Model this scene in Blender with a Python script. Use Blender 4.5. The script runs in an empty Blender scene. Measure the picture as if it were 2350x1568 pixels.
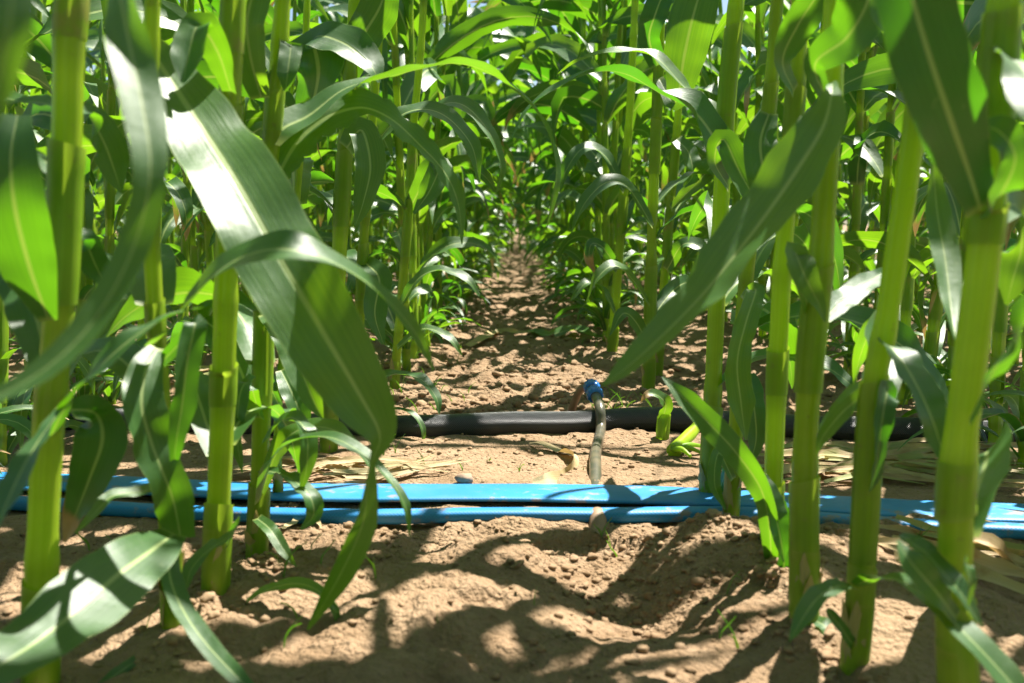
import bpy, math, random
import numpy as np
from mathutils import Vector, Matrix

R = math.radians
random.seed(7)
rng = np.random.default_rng(7)
C = bpy.context.scene.collection
SC = bpy.context.scene

# ------------------------------------------------------------------ camera, sky, sun
CAM_H = 0.455
PITCH = math.atan((784 - 515) / 2285.0)
YAW = 0.0066
cam_d = bpy.data.cameras.new('camera')
cam = bpy.data.objects.new('camera', cam_d)
C.objects.link(cam)
cam.location = (0, 0, CAM_H)
cam.rotation_euler = (math.pi / 2 - PITCH, 0, YAW)
cam_d.sensor_width = 36
cam_d.lens = 35
cam_d.clip_start = 0.02
cam_d.clip_end = 2000
cam_d.dof.use_dof = True
cam_d.dof.focus_distance = 1.95
cam_d.dof.aperture_fstop = 5.0
cam_d.dof.aperture_blades = 7
SC.camera = cam

SUN_EL, SUN_AZ = R(63), R(46)          # azimuth from +Y (down the rows) towards +X
w = bpy.data.worlds.new('World'); SC.world = w; w.use_nodes = True
nt = w.node_tree
sky = nt.nodes.new('ShaderNodeTexSky'); sky.sky_type = 'NISHITA'; sky.sun_disc = False
sky.sun_elevation = SUN_EL; sky.sun_rotation = SUN_AZ
nt.links.new(sky.outputs[0], nt.nodes['Background'].inputs[0])
nt.nodes['Background'].inputs[1].default_value = 0.052
sd = bpy.data.lights.new('sun', 'SUN'); sun = bpy.data.objects.new('sun', sd); C.objects.link(sun)
sd.energy = 5.0; sd.angle = R(0.53); sd.color = (1.0, 0.95, 0.86)
sv = Vector((math.sin(SUN_AZ) * math.cos(SUN_EL), math.cos(SUN_AZ) * math.cos(SUN_EL), math.sin(SUN_EL)))
sun.rotation_euler = sv.to_track_quat('Z', 'Y').to_euler()
sun.location = sv * 20
SC.view_settings.view_transform = 'Standard'
SC.view_settings.look = 'None'
SC.view_settings.gamma = 1
SC.view_settings.exposure = 1.72
SC.render.engine = 'CYCLES'
SC.cycles.max_bounces = 8
SC.cycles.diffuse_bounces = 3
SC.cycles.transmission_bounces = 6

# ------------------------------------------------------------------ photo geometry -> world
FPX, CX, CY = 2285.0, 1175.0, 784.0     # the photo measured at 2350 x 1568
_cm = np.array(cam.rotation_euler.to_matrix())

def P(px, py, Y):
    d = _cm @ np.array([(px - CX) / FPX, -(py - CY) / FPX, -1.0])
    return np.array([0, 0, CAM_H]) + d * (Y / d[1])

def G(px, py, z=0.0):
    d = _cm @ np.array([(px - CX) / FPX, -(py - CY) / FPX, -1.0])
    return np.array([0, 0, CAM_H]) + d * ((z - CAM_H) / d[2])

def PX(p):
    q = _cm.T @ (np.asarray(p) - np.array([0, 0, CAM_H]))
    return CX + FPX * q[0] / -q[2], CY - FPX * q[1] / -q[2]

# ------------------------------------------------------------------ numpy noise
_perm = rng.permutation(4096)
_val = rng.random(4096)

def vnoise(x, y, s=0):
    xi = np.floor(x).astype(int); yi = np.floor(y).astype(int)
    fx = x - xi; fy = y - yi
    fx = fx * fx * (3 - 2 * fx); fy = fy * fy * (3 - 2 * fy)
    def h(a, b):
        return _val[_perm[(_perm[(a + s * 57) & 4095] + b) & 4095]]
    return ((h(xi, yi) * (1 - fx) + h(xi + 1, yi) * fx) * (1 - fy)
            + (h(xi, yi + 1) * (1 - fx) + h(xi + 1, yi + 1) * fx) * fy) * 2 - 1

def fbm(x, y, o=4, s=0):
    a = 1.0; r = 0; t = 0
    for i in range(o):
        r = r + a * vnoise(x, y, s + i); t += a
        a *= 0.5; x = x * 2.03 + 11.3; y = y * 2.03 + 5.7
    return r / t

def clods(x, y, s=0):
    """rounded lumps: distance to the nearest jittered lattice point"""
    xi = np.floor(x).astype(int); yi = np.floor(y).astype(int)
    best = np.full(x.shape, 9.0); val = np.zeros(x.shape)
    for dx in (-1, 0, 1):
        for dy in (-1, 0, 1):
            a = xi + dx; b = yi + dy
            k = _perm[(_perm[(a + s * 91) & 4095] + b) & 4095]
            px = a + _val[k]; py = b + _val[(k + 1711) & 4095]
            rr = 0.35 + 0.75 * _val[(k + 733) & 4095]
            d = np.hypot(x - px, y - py) / rr
            m = d < best
            best = np.where(m, d, best); val = np.where(m, rr, val)
    return np.clip(1 - best * best, 0, 1) ** 0.6 * (val - 0.3)

def sstep(a, b, x):
    t = np.clip((x - a) / (b - a), 0, 1)
    return t * t * (3 - 2 * t)

def gauss(x, y, cx, cy, sx, sy):
    return np.exp(-((x - cx) / sx) ** 2 - ((y - cy) / sy) ** 2)

ROW_R, ROW_L, GAP = 0.305, -0.344, 0.65

def base_z(x, y):
    x = np.asarray(x, float); y = np.asarray(y, float)
    z = 0.010 * fbm(x * 2.1, y * 2.1, 3, 3)
    z = z + 0.045 * gauss(x, y, 0.27, 1.27, 0.10, 0.10) + 0.03 * gauss(x, y, 0.36, 1.08, 0.14, 0.12)
    z = z - 0.038 * gauss(x, y, 0.14, 1.17, 0.10, 0.13) - 0.02 * gauss(x, y, 0.05, 1.36, 0.2, 0.05)
    z = z + 0.02 * gauss(x, y, -0.04, 1.27, 0.07, 0.05) + 0.018 * gauss(x, y, -0.28, 1.15, 0.22, 0.16)
    z = z + 0.015 * gauss(x, y, -0.06, 1.03, 0.15, 0.06)
    z = z + 0.026 * sstep(1.55, 1.4, y) * (clods(x * 4.3 + 3.1, y * 4.3 + 1.7, 6) - .2) + .012 * sstep(1.5, 1.3, y) * fbm(x * 6, y * 6, 3, 33)
    # low ridges the rows stand on, further down the field
    ph = (x - ROW_R) / GAP
    z = z + 0.018 * sstep(2.4, 4.0, y) * (np.cos(ph * 2 * np.pi) * 0.5 + 0.2)
    return z

def ground_z(x, y):
    x = np.asarray(x, float); y = np.asarray(y, float)
    z = base_z(x, y)
    rough = (0.85 - 0.5 * gauss(0 * x, y, 0, 1.92, 1, .2)) * (1 - sstep(2.1, 2.6, y)) + 1.0 * sstep(2.1, 2.6, y) + 0.45 * sstep(1.5, 1.3, y) * sstep(-0.1, 0.5, fbm(x * 3, y * 3, 2, 9))
    rough = rough * (1 - 0.8 * gauss(x * 0, y, 0, 1.62, 1, 0.14))
    z = z + rough * (0.016 * fbm(x * 9, y * 9, 3, 5) + (0.016 + 0.010 * sstep(2.3, 3, y)) * clods(x * 13, y * 13, 1) * (fbm(x * 4, y * 4, 2, 17) > -0.25)
                     + 0.009 * clods(x * 31, y * 31, 2) + 0.0055 * fbm(x * 55, y * 55, 3, 8))
    return z

def gz(x, y):
    return float(ground_z(np.array([x]), np.array([y]))[0])

# ------------------------------------------------------------------ node helpers
def mat(name):
    m = bpy.data.materials.new(name); m.use_nodes = True
    t = m.node_tree; t.nodes.clear()
    o = t.nodes.new('ShaderNodeOutputMaterial')
    return m, t, o

def nd(t, typ, **kw):
    n = t.nodes.new(typ)
    for k, v in kw.items():
        if k.startswith('i_'):
            key = k[2:]
            key = int(key) if key.isdigit() else key.replace('_', ' ')
            n.inputs[key].default_value = v
        else:
            setattr(n, k, v)
    return n

def mth(t, op, a, b=None, clamp=False):
    n = t.nodes.new('ShaderNodeMath'); n.operation = op; n.use_clamp = clamp
    for i, v in enumerate((a, b)):
        if v is None: continue
        if isinstance(v, (int, float)): n.inputs[i].default_value = v
        else: t.links.new(v, n.inputs[i])
    return n.outputs[0]

def ramp(t, f, lo, hi, smooth=True):
    n = t.nodes.new('ShaderNodeMapRange'); n.interpolation_type = 'SMOOTHSTEP' if smooth else 'LINEAR'
    t.links.new(f, n.inputs[0]); n.inputs[1].default_value = lo; n.inputs[2].default_value = hi
    return n.outputs[0]

def mix(t, f, a, b):
    n = t.nodes.new('ShaderNodeMix'); n.data_type = 'RGBA'
    for i, v in ((0, f), (6, a), (7, b)):
        if isinstance(v, (int, float)): n.inputs[i].default_value = v
        elif isinstance(v, tuple): n.inputs[i].default_value = (*v, 1)
        else: t.links.new(v, n.inputs[i])
    return n.outputs[2]

def uvw(t, su, sv, name='UVMap'):
    u = nd(t, 'ShaderNodeUVMap'); u.uv_map = name
    m = nd(t, 'ShaderNodeMapping'); t.links.new(u.outputs[0], m.inputs[0])
    m.inputs['Scale'].default_value = (su, sv, 1)
    return u.outputs[0], m.outputs[0]

def noise(t, vec, scale, detail=3, rough=0.55):
    n = nd(t, 'ShaderNodeTexNoise'); n.inputs['Scale'].default_value = scale
    n.inputs['Detail'].default_value = detail; n.inputs['Roughness'].default_value = rough
    if vec is not None: t.links.new(vec, n.inputs['Vector'])
    return n.outputs[0]

def bump(t, h, strength, dist, nrm=None):
    b = nd(t, 'ShaderNodeBump'); b.inputs['Strength'].default_value = strength; b.inputs['Distance'].default_value = dist
    t.links.new(h, b.inputs['Height'])
    if nrm: t.links.new(nrm, b.inputs['Normal'])
    return b.outputs[0]

def info(t):
    a = nd(t, 'ShaderNodeAttribute', attribute_name='info')
    s = nd(t, 'ShaderNodeSeparateColor'); t.links.new(a.outputs[0], s.inputs[0])
    o = nd(t, 'ShaderNodeObjectInfo')
    r = mth(t, 'FRACT', mth(t, 'ADD', s.outputs[0], o.outputs['Random']))
    return r, s.outputs[1], s.outputs[2]

# ------------------------------------------------------------------ materials
def leaf_material():
    m, t, o = mat('maize_leaf')
    r, dry, shred = info(t)
    uv, long = uvw(t, 46, 0.9)
    su = nd(t, 'ShaderNodeSeparateXYZ'); t.links.new(uv, su.inputs[0])
    geo = nd(t, 'ShaderNodeNewGeometry')
    tc = nd(t, 'ShaderNodeTexCoord')
    dist = mth(t, 'ABSOLUTE', mth(t, 'SUBTRACT', su.outputs[0], 0.5))
    wrib = mth(t, 'SUBTRACT', 0.064, mth(t, 'MULTIPLY', su.outputs[1], 0.040))
    rib = mth(t, 'SUBTRACT', 1.0, ramp(t, mth(t, 'DIVIDE', dist, wrib), 0.45, 1.1), clamp=True)
    vein = noise(t, long, 1.0, 2)
    blot = noise(t, tc.outputs['Object'], 9.0, 3)
    c = mix(t, ramp(t, blot, 0.3, 0.7), (0.008, 0.045, 0.007), (0.019, 0.080, 0.010))
    c = mix(t, mth(t, 'MULTIPLY', r, 0.55), c, (0.040, 0.125, 0.010))
    c = mix(t, mth(t, 'MULTIPLY', ramp(t, vein, 0.40, 0.66), 0.30), c, (0.075, 0.17, 0.03))
    tr = mix(t, r, (0.10, 0.40, 0.006), (0.36, 0.66, 0.012))
    tr = mix(t, mth(t, 'MULTIPLY', ramp(t, vein, 0.62, 0.38), 0.4), tr, (0.14, 0.40, 0.01))
    # pale midrib and pale collar
    c = mix(t, mth(t, 'MULTIPLY', rib, 0.75), c, (0.36, 0.46, 0.17))
    tr = mix(t, mth(t, 'MULTIPLY', rib, 0.5), tr, (0.45, 0.55, 0.08))
    col = ramp(t, su.outputs[1], 0.035, 0.0)
    c = mix(t, mth(t, 'MULTIPLY', col, 0.7), c, (0.42, 0.48, 0.12))
    mg = mth(t, 'MULTIPLY', ramp(t, dist, 0.482, 0.497), 0.5)
    c = mix(t, mg, c, (0.30, 0.40, 0.10))
    # little chewed pale flecks
    n2 = noise(t, tc.outputs['Object'], 55, 2)
    fl = mth(t, 'MULTIPLY', ramp(t, n2, 0.70, 0.78), ramp(t, blot, 0.5, 0.6))
    c = mix(t, mth(t, 'MULTIPLY', fl, 0.6), c, (0.32, 0.36, 0.16))
    # dry tips and margins
    edge = mth(t, 'MULTIPLY', ramp(t, dist, 0.40, 0.5), 0.25)
    n3 = noise(t, tc.outputs['Object'], 22, 3)
    dm = ramp(t, mth(t, 'ADD', mth(t, 'ADD', dry, edge), mth(t, 'MULTIPLY', mth(t, 'SUBTRACT', n3, 0.5), 0.7)), 0.38, 0.62)
    dm = mth(t, 'MULTIPLY', dm, ramp(t, dry, 0.02, 0.12))
    dc = mix(t, ramp(t, n3, 0.3, 0.75), (0.30, 0.17, 0.06), (0.55, 0.40, 0.18))
    c = mix(t, dm, c, dc)
    tr = mix(t, dm, tr, (0.40, 0.24, 0.07))
    bp = nd(t, 'ShaderNodeBsdfPrincipled')
    t.links.new(c, bp.inputs['Base Color'])
    ro = mth(t, 'ADD', 0.34, mth(t, 'MULTIPLY', blot, 0.24))
    t.links.new(ro, bp.inputs['Roughness'])
    bp.inputs['IOR'].default_value = 1.6
    bp.inputs['Specular IOR Level'].default_value = 0.7
    hh = mth(t, 'ADD', mth(t, 'MULTIPLY', vein, 0.8), mth(t, 'MULTIPLY', rib, -0.6))
    b1 = bump(t, hh, 0.35, 0.0016)
    b2 = bump(t, noise(t, tc.outputs['Object'], 38, 2), 0.25, 0.004, b1)
    t.links.new(b2, bp.inputs['Normal'])
    tl = nd(t, 'ShaderNodeBsdfTranslucent'); t.links.new(tr, tl.inputs[0])
    ms = nd(t, 'ShaderNodeMixShader'); ms.inputs[0].default_value = 0.31
    t.links.new(bp.outputs[0], ms.inputs[1]); t.links.new(tl.outputs[0], ms.inputs[2])
    t.links.new(ms.outputs[0], o.inputs[0])
    return m

def stalk_material(name, dark, light, rough):
    m, t, o = mat(name)
    r, node, extra = info(t)
    uv, long = uvw(t, 40, 1.2)
    tc = nd(t, 'ShaderNodeTexCoord')
    vein = noise(t, long, 1.0, 2)
    blot = noise(t, tc.outputs['Object'], 14, 3)
    c = mix(t, ramp(t, blot, 0.25, 0.75), dark, light)
    c = mix(t, mth(t, 'MULTIPLY', r, 0.4), c, (0.28, 0.40, 0.02))
    c = mix(t, mth(t, 'MULTIPLY', ramp(t, vein, 0.35, 0.7), 0.35), c, tuple(v * 0.6 for v in dark))
    c = mix(t, mth(t, 'MULTIPLY', node, 0.5), c, (0.12, 0.17, 0.03))
    c = mix(t, mth(t, 'MULTIPLY', extra, 0.8), c, (0.36, 0.42, 0.07))
    if 'sheath' in name:
        dn = noise(t, tc.outputs['Object'], 20, 4, 0.6)
        c = mix(t, mth(t, 'MULTIPLY', ramp(t, dn, 0.58, 0.70), 0.65), c, (0.34, 0.25, 0.10))
    sp = noise(t, tc.outputs['Object'], 70, 2)
    c = mix(t, mth(t, 'MULTIPLY', ramp(t, sp, 0.66, 0.74), 0.5), c, (0.22, 0.16, 0.06))
    bp = nd(t, 'ShaderNodeBsdfPrincipled')
    t.links.new(c, bp.inputs['Base Color']); bp.inputs['Roughness'].default_value = rough
    bp.inputs['Subsurface Weight'].default_value = 0.0
    t.links.new(bump(t, vein, 0.3, 0.0012), bp.inputs['Normal'])
    tl = nd(t, 'ShaderNodeBsdfTranslucent'); tl.inputs[0].default_value = (0.5, 0.72, 0.04, 1)
    ms = nd(t, 'ShaderNodeMixShader'); ms.inputs[0].default_value = 0.38
    t.links.new(bp.outputs[0], ms.inputs[1]); t.links.new(tl.outputs[0], ms.inputs[2])
    t.links.new(ms.outputs[0], o.inputs[0])
    return m

def soil_material(name='soil', scale=1.0):
    m, t, o = mat(name)
    tc = nd(t, 'ShaderNodeTexCoord'); v = tc.outputs['Object']
    a = noise(t, v, 3.5, 4); b = noise(t, v, 26, 4, 0.65); cc = noise(t, v, 160, 3, 0.7)
    c = mix(t, ramp(t, a, 0.3, 0.7), (0.200, 0.128, 0.072), (0.285, 0.194, 0.116))
    c = mix(t, mth(t, 'MULTIPLY', ramp(t, b, 0.35, 0.75), 0.55), c, (0.35, 0.245, 0.158))
    c = mix(t, mth(t, 'MULTIPLY', ramp(t, cc, 0.55, 0.8), 0.45), c, (0.15, 0.088, 0.048))
    vo = nd(t, 'ShaderNodeTexVoronoi'); vo.inputs['Scale'].default_value = 120; t.links.new(v, vo.inputs['Vector'])
    bp = nd(t, 'ShaderNodeBsdfPrincipled'); t.links.new(c, bp.inputs['Base Color'])
    bp.inputs['Roughness'].default_value = 0.95; bp.inputs['Specular IOR Level'].default_value = 0.15
    h = mth(t, 'ADD', mth(t, 'MULTIPLY', b, 1.0), mth(t, 'ADD', mth(t, 'MULTIPLY', cc, 0.35), mth(t, 'MULTIPLY', vo.outputs[0], -0.25)))
    t.links.new(bump(t, h, 1.0, 0.018 * scale), bp.inputs['Normal'])
    t.links.new(bp.outputs[0], o.inputs[0])
    return m

def hose_blue_material():
    m, t, o = mat('blue_layflat')
    uv, sc = uvw(t, 1, 1)
    tc = nd(t, 'ShaderNodeTexCoord')
    su = nd(t, 'ShaderNodeSeparateXYZ'); t.links.new(uv, su.inputs[0])
    # woven reinforcement showing through: two crossing diagonal rib sets
    d1 = mth(t, 'SINE', mth(t, 'MULTIPLY', mth(t, 'ADD', su.outputs[1], su.outputs[0]), 1100))
    d2 = mth(t, 'SINE', mth(t, 'MULTIPLY', mth(t, 'SUBTRACT', su.outputs[1], mth(t, 'MULTIPLY', su.outputs[0], 0.9)), 1100))
    wv = mth(t, 'MAXIMUM', d1, d2)
    n = noise(t, tc.outputs['Object'], 30, 4, 0.65); n2 = noise(t, tc.outputs['Object'], 5, 3)
    c = mix(t, ramp(t, n2, 0.3, 0.7), (0.002, 0.135, 0.36), (0.004, 0.175, 0.43))
    c = mix(t, mth(t, 'MULTIPLY', ramp(t, wv, 0.0, 1.0), 0.32), c, (0.02, 0.26, 0.55))
    mud = ramp(t, mth(t, 'ADD', n, mth(t, 'MULTIPLY', mth(t, 'SUBTRACT', n2, 0.5), 0.5)), 0.56, 0.70)
    c = mix(t, mth(t, 'MULTIPLY', mud, 0.75), c, (0.24, 0.17, 0.10))
    dust = ramp(t, noise(t, tc.outputs['Object'], 12, 4), 0.45, 0.8)
    c = mix(t, mth(t, 'MULTIPLY', dust, 0.12), c, (0.34, 0.30, 0.24))
    bp = nd(t, 'ShaderNodeBsdfPrincipled'); t.links.new(c, bp.inputs['Base Color'])
    t.links.new(mth(t, 'ADD', 0.40, mth(t, 'MULTIPLY', n, 0.25)), bp.inputs['Roughness'])
    t.links.new(bump(t, wv, 0.15, 0.0005), bp.inputs['Normal'])
    t.links.new(bp.outputs[0], o.inputs[0])
    return m

def hose_black_material():
    m, t, o = mat('black_woven_hose')
    uv, sc = uvw(t, 1, 1)
    tc = nd(t, 'ShaderNodeTexCoord')
    su = nd(t, 'ShaderNodeSeparateXYZ'); t.links.new(uv, su.inputs[0])
    d1 = mth(t, 'SINE', mth(t, 'MULTIPLY', su.outputs[0], 1500)); d2 = mth(t, 'SINE', mth(t, 'MULTIPLY', su.outputs[1], 1500))
    wv = mth(t, 'MULTIPLY', d1, d2)
    n = noise(t, tc.outputs['Object'], 14, 4, 0.65)
    c = mix(t, ramp(t, wv, -0.5, 1), (0.007, 0.008, 0.009), (0.024, 0.026, 0.028))
    c = mix(t, mth(t, 'MULTIPLY', ramp(t, n, 0.55, 0.75), 0.40), c, (0.09, 0.062, 0.036))
    bp = nd(t, 'ShaderNodeBsdfPrincipled'); t.links.new(c, bp.inputs['Base Color'])
    bp.inputs['Roughness'].default_value = 0.30
    t.links.new(bump(t, wv, 0.5, 0.0015), bp.inputs['Normal'])
    t.links.new(bp.outputs[0], o.inputs[0])
    return m

def riser_material():
    m, t, o = mat('grey_riser_tube')
    uv, sc = uvw(t, 1, 1)
    tc = nd(t, 'ShaderNodeTexCoord')
    su = nd(t, 'ShaderNodeSeparateXYZ'); t.links.new(uv, su.inputs[0])
    n = noise(t, tc.outputs['Object'], 30, 4)
    fr = mth(t, 'FRACT', mth(t, 'MULTIPLY', su.outputs[0], 5.0))
    line = mth(t, 'SUBTRACT', 1.0, ramp(t, mth(t, 'ABSOLUTE', mth(t, 'SUBTRACT', fr, 0.5)), 0.03, 0.07))
    c = mix(t, ramp(t, n, 0.35, 0.7), (0.07, 0.07, 0.05), (0.16, 0.13, 0.085))
    c = mix(t, mth(t, 'MULTIPLY', line, 0.8), c, (0.50, 0.20, 0.05))
    bp = nd(t, 'ShaderNodeBsdfPrincipled'); t.links.new(c, bp.inputs['Base Color'])
    bp.inputs['Roughness'].default_value = 0.28
    t.links.new(bp.outputs[0], o.inputs[0])
    return m

def plain(name, c1, c2, rough, sc=20, bmp=0.0, spec=0.5):
    m, t, o = mat(name)
    tc = nd(t, 'ShaderNodeTexCoord')
    n = noise(t, tc.outputs['Object'], sc, 4)
    bp = nd(t, 'ShaderNodeBsdfPrincipled')
    t.links.new(mix(t, ramp(t, n, 0.35, 0.7), c1, c2), bp.inputs['Base Color'])
    bp.inputs['Roughness'].default_value = rough; bp.inputs['Specular IOR Level'].default_value = spec
    if bmp: t.links.new(bump(t, n, 0.6, bmp), bp.inputs['Normal'])
    t.links.new(bp.outputs[0], o.inputs[0])
    return m

def straw_material():
    m, t, o = mat('dry_straw')
    r, a, b = info(t)
    uv, long = uvw(t, 30, 1.5)
    vein = noise(t, long, 1.0, 2)
    tc = nd(t, 'ShaderNodeTexCoord'); n = noise(t, tc.outputs['Object'], 18, 3)
    c = mix(t, r, (0.40, 0.27, 0.12), (0.50, 0.40, 0.22))
    c = mix(t, mth(t, 'MULTIPLY', ramp(t, vein, 0.4, 0.7), 0.5), c, (0.60, 0.50, 0.30))
    c = mix(t, mth(t, 'MULTIPLY', ramp(t, n, 0.55, 0.75), 0.7), c, (0.22, 0.11, 0.04))
    c = mix(t, mth(t, 'MULTIPLY', a, ramp(t, n, 0.62, 0.5)), c, (0.26, 0.33, 0.10))
    bp = nd(t, 'ShaderNodeBsdfPrincipled'); t.links.new(c, bp.inputs['Base Color']); bp.inputs['Roughness'].default_value = 0.6
    t.links.new(bump(t, vein, 0.5, 0.0015), bp.inputs['Normal'])
    tl = nd(t, 'ShaderNodeBsdfTranslucent'); tl.inputs[0].default_value = (0.5, 0.32, 0.1, 1)
    ms = nd(t, 'ShaderNodeMixShader'); ms.inputs[0].default_value = 0.2
    t.links.new(bp.outputs[0], ms.inputs[1]); t.links.new(tl.outputs[0], ms.inputs[2])
    t.links.new(ms.outputs[0], o.inputs[0])
    return m

M_LEAF = leaf_material()
M_STALK = stalk_material('maize_stalk', (0.30, 0.45, 0.024), (0.50, 0.65, 0.050), 0.25)
M_SHEATH = stalk_material('maize_sheath', (0.18, 0.35, 0.018), (0.34, 0.53, 0.035), 0.36)
M_SOIL = soil_material()
M_CRUMB = soil_material('soil_crumb', 0.12)
M_BLUE = hose_blue_material()
M_BLACK = hose_black_material()
M_RISER = riser_material()
M_RING = plain('blue_fitting', (0.01, 0.10, 0.36), (0.02, 0.15, 0.46), 0.35)
M_DARK = plain('dark_fitting', (0.015, 0.015, 0.017), (0.04, 0.035, 0.03), 0.45)
M_BROWN = plain('muddy_tube', (0.16, 0.10, 0.06), (0.27, 0.18, 0.11), 0.6)
M_STONE = plain('stone', (0.27, 0.185, 0.13), (0.36, 0.26, 0.19), 0.9, 40, 0.004, 0.15)
M_STRAW = straw_material()
MATS = [M_LEAF, M_STALK, M_SHEATH, M_STRAW]

# ------------------------------------------------------------------ mesh plumbing
class Geo:
    """vertices, quads, per-vertex uv and info, per-quad material"""
    def __init__(s): s.V = []; s.F = []; s.U = []; s.I = []; s.M = []; s.n = 0
    def add(s, V, F, U, I, m=0):
        s.V.append(V); s.F.append(F + s.n); s.U.append(U); s.I.append(I)
        s.M.append(np.full(len(F), m)); s.n += len(V)
        return s
    def cat(s):
        return (np.concatenate(s.V), np.concatenate(s.F), np.concatenate(s.U), np.concatenate(s.I), np.concatenate(s.M))

def mesh(name, geo, mats=None, off=(0, 0, 0)):
    V, F, U, I, Mi = geo.cat() if isinstance(geo, Geo) else geo
    V = V - np.asarray(off)
    me = bpy.data.meshes.new(name)
    n, k = len(F), F.shape[1]
    me.vertices.add(len(V)); me.vertices.foreach_set('co', V.astype(np.float32).ravel())
    me.loops.add(n * k); me.loops.foreach_set('vertex_index', F.astype(np.int32).ravel())
    me.polygons.add(n); me.polygons.foreach_set('loop_start', np.arange(0, n * k, k, dtype=np.int32))
    me.polygons.foreach_set('loop_total', np.full(n, k, dtype=np.int32))
    mats = mats if mats is not None else MATS
    used = sorted(set(Mi.tolist())); remap = np.zeros(max(used) + 1, int)
    for j, u in enumerate(used):
        me.materials.append(mats[u]); remap[u] = j
    me.polygons.foreach_set('material_index', remap[Mi].astype(np.int32))
    me.polygons.foreach_set('use_smooth', np.ones(n, dtype=bool))
    ul = me.uv_layers.new(name='UVMap'); ul.data.foreach_set('uv', U[F.ravel()].astype(np.float32).ravel())
    at = me.attributes.new('info', 'FLOAT_COLOR', 'POINT')
    at.data.foreach_set('color', np.c_[I, np.ones(len(I))].astype(np.float32).ravel())
    me.update(); me.validate()
    return me

def obj(name, me, parent=None):
    o = bpy.data.objects.new(name, me); C.objects.link(o)
    if parent: o.parent = parent
    return o

def tag(o, label=None, cat=None, group=None, kind=None):
    if label: o['label'] = label
    if cat: o['category'] = cat
    if group: o['group'] = group
    if kind: o['kind'] = kind
    return o

def empty(name, loc):
    e = bpy.data.objects.new(name, None); C.objects.link(e); e.location = Vector(loc)
    e.empty_display_size = 0.05
    return e

def spline(pts, n):
    """Catmull-Rom through pts, resampled evenly; returns points and parameter in control index"""
    p = np.asarray(pts, float); k = len(p)
    if k == 2:
        q = np.linspace(0, 1, n); return p[0] + (p[1] - p[0]) * q[:, None], q
    e = np.vstack([2 * p[0] - p[1], p, 2 * p[-1] - p[-2]])
    S = 14; out = []; par = []
    for i in range(k - 1):
        a, b, c, d = e[i:i + 4]
        for t in np.linspace(0, 1, S, endpoint=False):
            out.append(0.5 * (2 * b + (c - a) * t + (2 * a - 5 * b + 4 * c - d) * t * t + (3 * b - a - 3 * c + d) * t ** 3)); par.append(i + t)
    out.append(p[-1]); par.append(k - 1)
    out = np.array(out); par = np.array(par)
    s = np.r_[0, np.cumsum(np.linalg.norm(np.diff(out, axis=0), axis=1))]
    q = np.linspace(0, s[-1], n)
    return np.stack([np.interp(q, s, out[:, j]) for j in range(3)], 1), np.interp(q, s, par)

def unit(v): return v / np.maximum(np.linalg.norm(v, axis=-1, keepdims=True), 1e-9)

def quads(nr, nc, closed=False):
    i = np.arange(nr - 1)[:, None]; j = np.arange(nc if closed else nc - 1)[None, :]
    j2 = (j + 1) % nc
    return np.stack([i * nc + j, i * nc + j2, (i + 1) * nc + j2, (i + 1) * nc + j], -1).reshape(-1, 4)

def blade_profile(t, base=0.55, peak=0.38, power=1.5):
    up = base + (1 - base) * np.sin(np.clip(t / peak, 0, 1) * np.pi / 2)
    dn = np.clip(1 - (np.clip(t - peak, 0, 1) / (1 - peak)) ** power, 0, 1) ** 0.85
    return np.where(t < peak, up, dn)

def ribbon(pts, width, normals, nl=24, na=4, fold=0.25, ruf=0.12, freq=4.0, seed=0, wprof=None,
           dry=0.0, drytip=0.0, base=0.55, ragged=0.0, roll=0.0):
    """one leaf blade: midrib along pts, folded along it, with wavy margins"""
    r = np.random.default_rng(seed)
    Q, par = spline(pts, nl)
    T = unit(np.gradient(Q, axis=0))
    N0 = np.asarray(normals, float)
    if N0.ndim == 1: N = np.tile(N0, (nl, 1))
    else: N = np.stack([np.interp(np.linspace(0, 1, nl), np.linspace(0, 1, len(N0)), N0[:, j]) for j in range(3)], 1)
    N = unit(N - (N * T).sum(1, keepdims=True) * T); S = np.cross(T, N)
    t = np.linspace(0, 1, nl)
    if roll:
        q = roll * t[:, None] * np.sin(r.uniform(0, 6.28) + 6.28 * r.uniform(.6, 1.5) * t)[:, None]
        N, S = N * np.cos(q) + S * np.sin(q), S * np.cos(q) - N * np.sin(q)
    if wprof is None: W = width * 0.5 * blade_profile(t, base)
    else: W = 0.5 * np.interp(par, np.arange(len(wprof)), wprof)
    W = np.maximum(W, 0.0007)
    u = np.linspace(-1, 1, na * 2 + 1)
    ph = r.random(4) * 6.28
    env = sstep(0.03, 0.22, t) * (1 - 0.5 * sstep(0.7, 1, t))
    wl = np.sin(ph[0] + freq * 6.28 * t) + 0.5 * np.sin(ph[1] + freq * 11.9 * t)
    wr = np.sin(ph[2] + freq * 5.7 * t) + 0.5 * np.sin(ph[3] + freq * 12.6 * t)
    L = []
    rag = 1 - ragged * np.abs(np.sin(37 * t + ph[0]) * np.sin(91 * t + ph[1]))
    for x in u:
        wave = (wl if x < 0 else wr) * ruf * env * abs(x) ** 1.6
        off = S * (x * W * (rag if abs(x) > .99 else 1))[:, None] + N * (W * (fold * abs(x) ** 1.2 + wave))[:, None]
        L.append(Q + off)
    V = np.stack(L, 1).reshape(-1, 3)
    nc = len(u)
    U = np.stack(np.broadcast_arrays((u[None] * .5 + .5), t[:, None]), -1).reshape(-1, 2)
    d = dry + drytip * sstep(0.6, 1.0, t)
    I = np.zeros((nl, nc, 3)); I[..., 0] = r.random(); I[..., 1] = d[:, None]; I = I.reshape(-1, 3)
    return V, quads(nl, nc), U, I

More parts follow.
